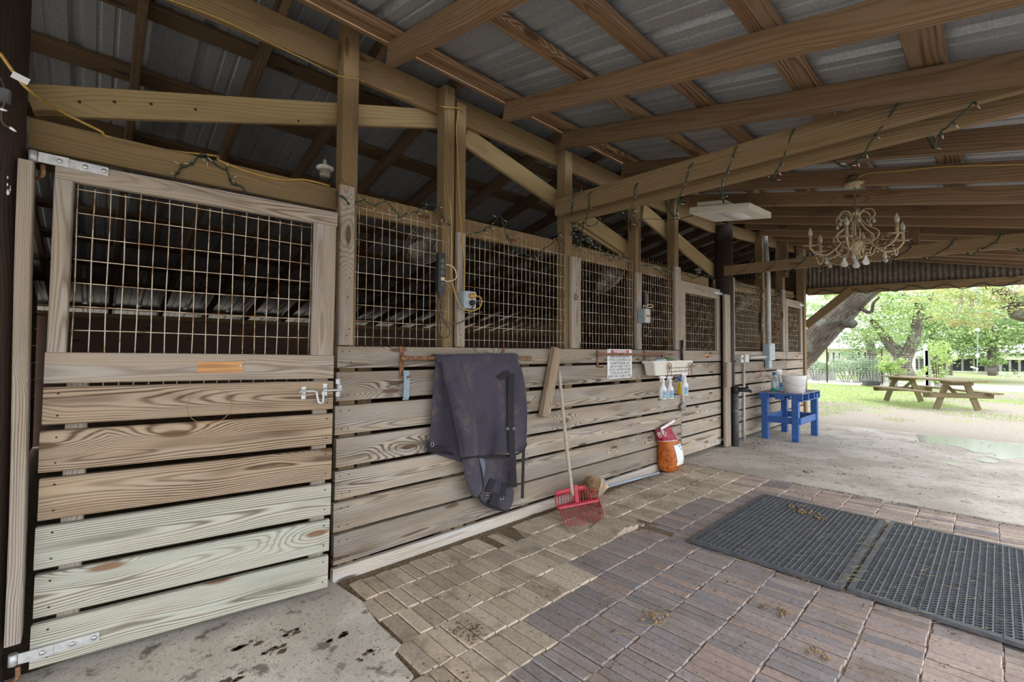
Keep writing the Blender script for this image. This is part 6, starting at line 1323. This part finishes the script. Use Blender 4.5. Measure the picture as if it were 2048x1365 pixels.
# picnic table
pa = G(1914, 820, -.06); pb = G(1807, 803, -.06); dv = (pb-pa); Lp = dv.length; rz = math.atan2(dv.y, dv.x)
pc = thing('picnic_table', 'weathered mossy wooden picnic table with attached benches on the grass', 'picnic table', ((pa.x+pb.x)/2, (pa.y+pb.y)/2, -.06), rz)
hl = Lp/2; TL = hl+.42
b = MB()
for k in range(5): b.board((-TL, -.30+.15*k, .735), (TL, -.30+.15*k+random.uniform(-.004, .004), .735), (0, 1, 0), .14, .038, .004, (random.random(), random.random(), random.random()), 6, .003)
b.build('tabletop', 'picnic_wood', pc)
for s_ in (-1, 1):
    b = MB(); b.board((-TL+.17, s_*.70, .435), (TL+.17, s_*.70, .435), (0, 1, 0), .25, .038, .004, None, 6, .004); b.build('bench_board', 'picnic_wood', pc)
for s_ in (-1, 1):
    x = s_*hl
    for sy_ in (-1, 1):
        b = MB(); b.board((x, sy_*.20, .715), (x, sy_*.46, .0), (0, 1, 0), .14, .038, .004); b.build('leg', 'picnic_wood', pc)
        b = MB(); b.board((x-s_*.03, sy_*.0, .40), (x-s_*.52, sy_*.0, .71), (0, 1, 0), .09, .038, .004); 
        if sy_ > 0: b.build('brace', 'picnic_wood', pc)
    b = MB(); b.board((x+s_*.04, -.76, .365), (x+s_*.04, .76, .365), (0, 0, 1), .13, .038, .004); b.build('bench_beam', 'picnic_wood', pc)
    b = MB(); b.board((x+s_*.04, -.33, .665), (x+s_*.04, .33, .665), (0, 0, 1), .10, .038, .004); b.build('top_beam', 'picnic_wood', pc)
tm = pc.rotation_euler.to_matrix(); ty = 1
pA = pc.location+tm @ V((0, .70, .455)); 
def near_bench(px, py):   # point of the bench top plane seen at that pixel
    return G(px, py, -.06+.455)
q = near_bench(1758, 774); b = MB(); stack(b, [(.16, .22, .03, 0), (.19, .25, .03, .13), (.20, .26, .03, .14), (.185, .245, .03, .14), (.15, .21, .03, .01)]); o = b.build('feed_pan', 'black_rubber'); o.location = pc.location+tm @ V((TL-.16, .70, .454)); o.scale = (.8, .8, .8); o.rotation_euler = (0, 0, rz); tag(o, 'dark grey rubber pan lying on the near bench of the picnic table', 'pan')
q = G(1787, 751, -.06+.754); b = MB(); b.board((-.09, 0, .025), (.09, 0, .025), (0, 1, 0), .12, .05, .01); o = b.build('wood_offcut', 'picnic_wood'); o.location = pc.location+tm @ V((TL-.35, .12, .754)); tag(o, 'small wooden piece lying on the far end of the picnic table', 'wood')
# grass blades
rnd = random.Random(5); b = MB()
for k in range(26000):
    X = 10.25+16*rnd.random()**1.7; yl = -3.1-.05*(X-10); y = rnd.uniform(yl, .6+.32*(X-10))
    nz = MN.noise(V((X*.55, y*.55, 0)))+.25*MN.noise(V((X*2.3, y*2.3, 5)))+(.05*(X-12.5) if X < 20 else .4)+.16*y
    if nz < (-.06 if X < 17.5 else -.12) or 24.6 < X < 29 or (y > -.15 and X < 11.2): continue
    h = rnd.uniform(.025, .065)*(1.2 if X < 13 else 1); a = rnd.uniform(0, 6.28); w_ = .004+.0006*(X-10); dx, dy = math.cos(a)*w_, sin(a)*w_; lx, ly = rnd.uniform(-.03, .03), rnd.uniform(-.03, .03); z = -.075+(.045*MN.noise(V((X*.35, y*.35, 0))) if X > 10.6 else 0)
    t_ = rnd.choice([(.38, .48, .18), (.46, .54, .23), (.32, .42, .15), (.52, .55, .30)]); i = len(b.v); b.v += [(X-dx, y-dy, z), (X+dx, y+dy, z), (X+lx, y+ly, z+h)]; b.face((i, i+1, i+2), None, t_)
tag(b.build('grass', 'grass_blade'), 'short patchy grass growing in the yard beyond the slab', 'grass', kind='stuff')

# ------------------------------------------------------------------ straw, dirt and droppings on the floor
rnd = random.Random(11); b = MB()
def strand(x, y, z, L, a):
    c = V((x, y, z)); d = V((math.cos(a), sin(a), 0))*L/2; s_ = V((-d.y, d.x, 0))*rnd.uniform(-.3, .3); b.tube([c-d, c+s_, c+d+V((0, 0, rnd.uniform(0, .006)))], .0008, 4, cap=False)
for k in range(300):
    u = rnd.random()
    if u < .35: x, y, z = rnd.uniform(3.0, 4.7), rnd.uniform(-3.1, -1.1), .031
    elif u < .55: x, y, z = 3.10+rnd.gauss(0, .05), rnd.uniform(-3.0, -1.1), .012
    elif u < .7: x, y, z = rnd.uniform(3.1, 4.7), -2.055+rnd.gauss(0, .03), .034
    elif u < .78: x, y, z = 2.1+rnd.gauss(0, .07), -1.46+rnd.gauss(0, .06), .014
    else: x, y, z = rnd.uniform(1.2, 5.2), rnd.uniform(-3.2, -.3), .012
    strand(x, y, z, rnd.uniform(.02, .11), rnd.uniform(0, 6.3))
tag(b.build('hay_litter', 'straw'), 'loose hay stalks scattered over the mats and pavers', 'hay', kind='stuff')
b = MB()
def crumbs(cx, cy, sx_, sy_, n_, r, z=.002):
    for _ in range(n_*2):
        x, y = cx+rnd.gauss(0, sx_), cy+rnd.gauss(0, sy_)
        rr = r*rnd.uniform(.15, .8); b.ball((x, y, z+rr*.2), rr, 5, (1, 1, .6))
for a in [(1.09, -.16, .05, .08, 160, .006, -.02), (2.18, -.17, .12, .06, 200, .006, -.02), (1.35, -.90, .05, .04, 60, .007), (2.95, -.78, .10, .06, 120, .007, -.01), (3.15, -.70, .1, .08, 120, .006, -.02), (1.0, -1.2, .06, .08, 160, .008), (2.75, -.06, .10, .03, 120, .007, -.01), (3.5, -.10, .25, .025, 160, .006), (4.6, -.12, .3, .03, 160, .006), (7.2, -.25, .25, .10, 150, .008, .012), (5.34, -1.6, .03, .9, 220, .007), (3.4, -.42, .3, .03, 90, .006), (4.4, -.52, .4, .02, 90, .006)]: crumbs(*a)
for _ in range(90): crumbs(rnd.uniform(1.2, 5.2), rnd.uniform(-3, -.2), .02, .02, 2, .008, .01)
for _ in range(80): crumbs(rnd.uniform(5.5, 9.8), rnd.uniform(-3.2, -.3), .03, .03, 1, .011, .013)
for cx, cy in ((.86, -.52), (.92, -.74), (.60, -.42), (.52, -.30), (.70, -.33), (.45, -.50), (.30, -.62), (.75, -.95)):
    crumbs(cx, cy, .05, .035, 12, .004, .001)
    for _ in range(7):
        x, y, r_ = cx+rnd.gauss(0, .028), cy+rnd.gauss(0, .02), rnd.uniform(.005, .016); b.prism([(x+1.4*r_*math.cos(2*PI*q/11)*rnd.uniform(.6, 1.25), y+r_*math.sin(2*PI*q/11)*rnd.uniform(.6, 1.25), .0022) for q in range(11)], (0, 0, -.002))
tag(b.build('dirt_crumbs', 'dirt_lump'), 'crumbs of dirt and droppings scattered over the floor', 'dirt', kind='stuff')
b = MB()
for x, y, s_ in ((4.35, -1.55, .05), (4.28, -1.68, .04), (4.42, -1.47, .035), (2.1, -1.46, .04), (2.62, -1.86, .035), (2.4, -2.1, .03), (5.9, -1.2, .04), (6.1, -1.5, .035)):
    for _ in range(16): b.ball((x+rnd.gauss(0, s_*.8), y+rnd.gauss(0, s_*.8), .032 if 3.1 < x < 4.65 else .014), s_*rnd.uniform(.12, .3), 6, (1, 1, .6), jit=.4)
tag(b.build('droppings', spotty('droppings', (.20, .12, .06), (.30, .20, .09), .4, .6, 40, .95)), 'small brown droppings and hay wads on the mats and floor', 'droppings', kind='stuff')
# ------------------------------------------------------------------ light and view
sc = bpy.context.scene
w = bpy.data.worlds.new('world'); sc.world = w; w.use_nodes = True; nt = w.node_tree; bg = nt.nodes['Background']
tc = nt.nodes.new('ShaderNodeTexCoord'); sp = nt.nodes.new('ShaderNodeSeparateXYZ'); nt.links.new(tc.outputs['Generated'], sp.inputs[0])
cr = nt.nodes.new('ShaderNodeValToRGB'); nt.links.new(sp.outputs[2], cr.inputs[0])
cr.color_ramp.elements[0].position = 0.0; cr.color_ramp.elements[0].color = (.93, .95, 1.0, 1); cr.color_ramp.elements[1].position = .9; cr.color_ramp.elements[1].color = (.86, .92, 1.0, 1)
nt.links.new(cr.outputs[0], bg.inputs[0]); bg.inputs[1].default_value = 1.0
sun = bpy.data.lights.new('sun', 'SUN'); sun.energy = .6; sun.angle = math.radians(70); so = bpy.data.objects.new('sun', sun); C.objects.link(so); so.rotation_euler = (math.radians(35), 0, math.radians(20)); so.location = (0, -8, 9)
sc.view_settings.view_transform = 'Standard'; sc.view_settings.look = 'None'; sc.view_settings.gamma = 1.0; sc.view_settings.use_curve_mapping = False
sc.view_settings.exposure = 1.65
sc.cycles.use_denoising = True; sc.cycles.max_bounces = 10; sc.cycles.diffuse_bounces = 6; sc.cycles.transparent_max_bounces = 16
sc.cycles.sample_clamp_indirect = 6.0
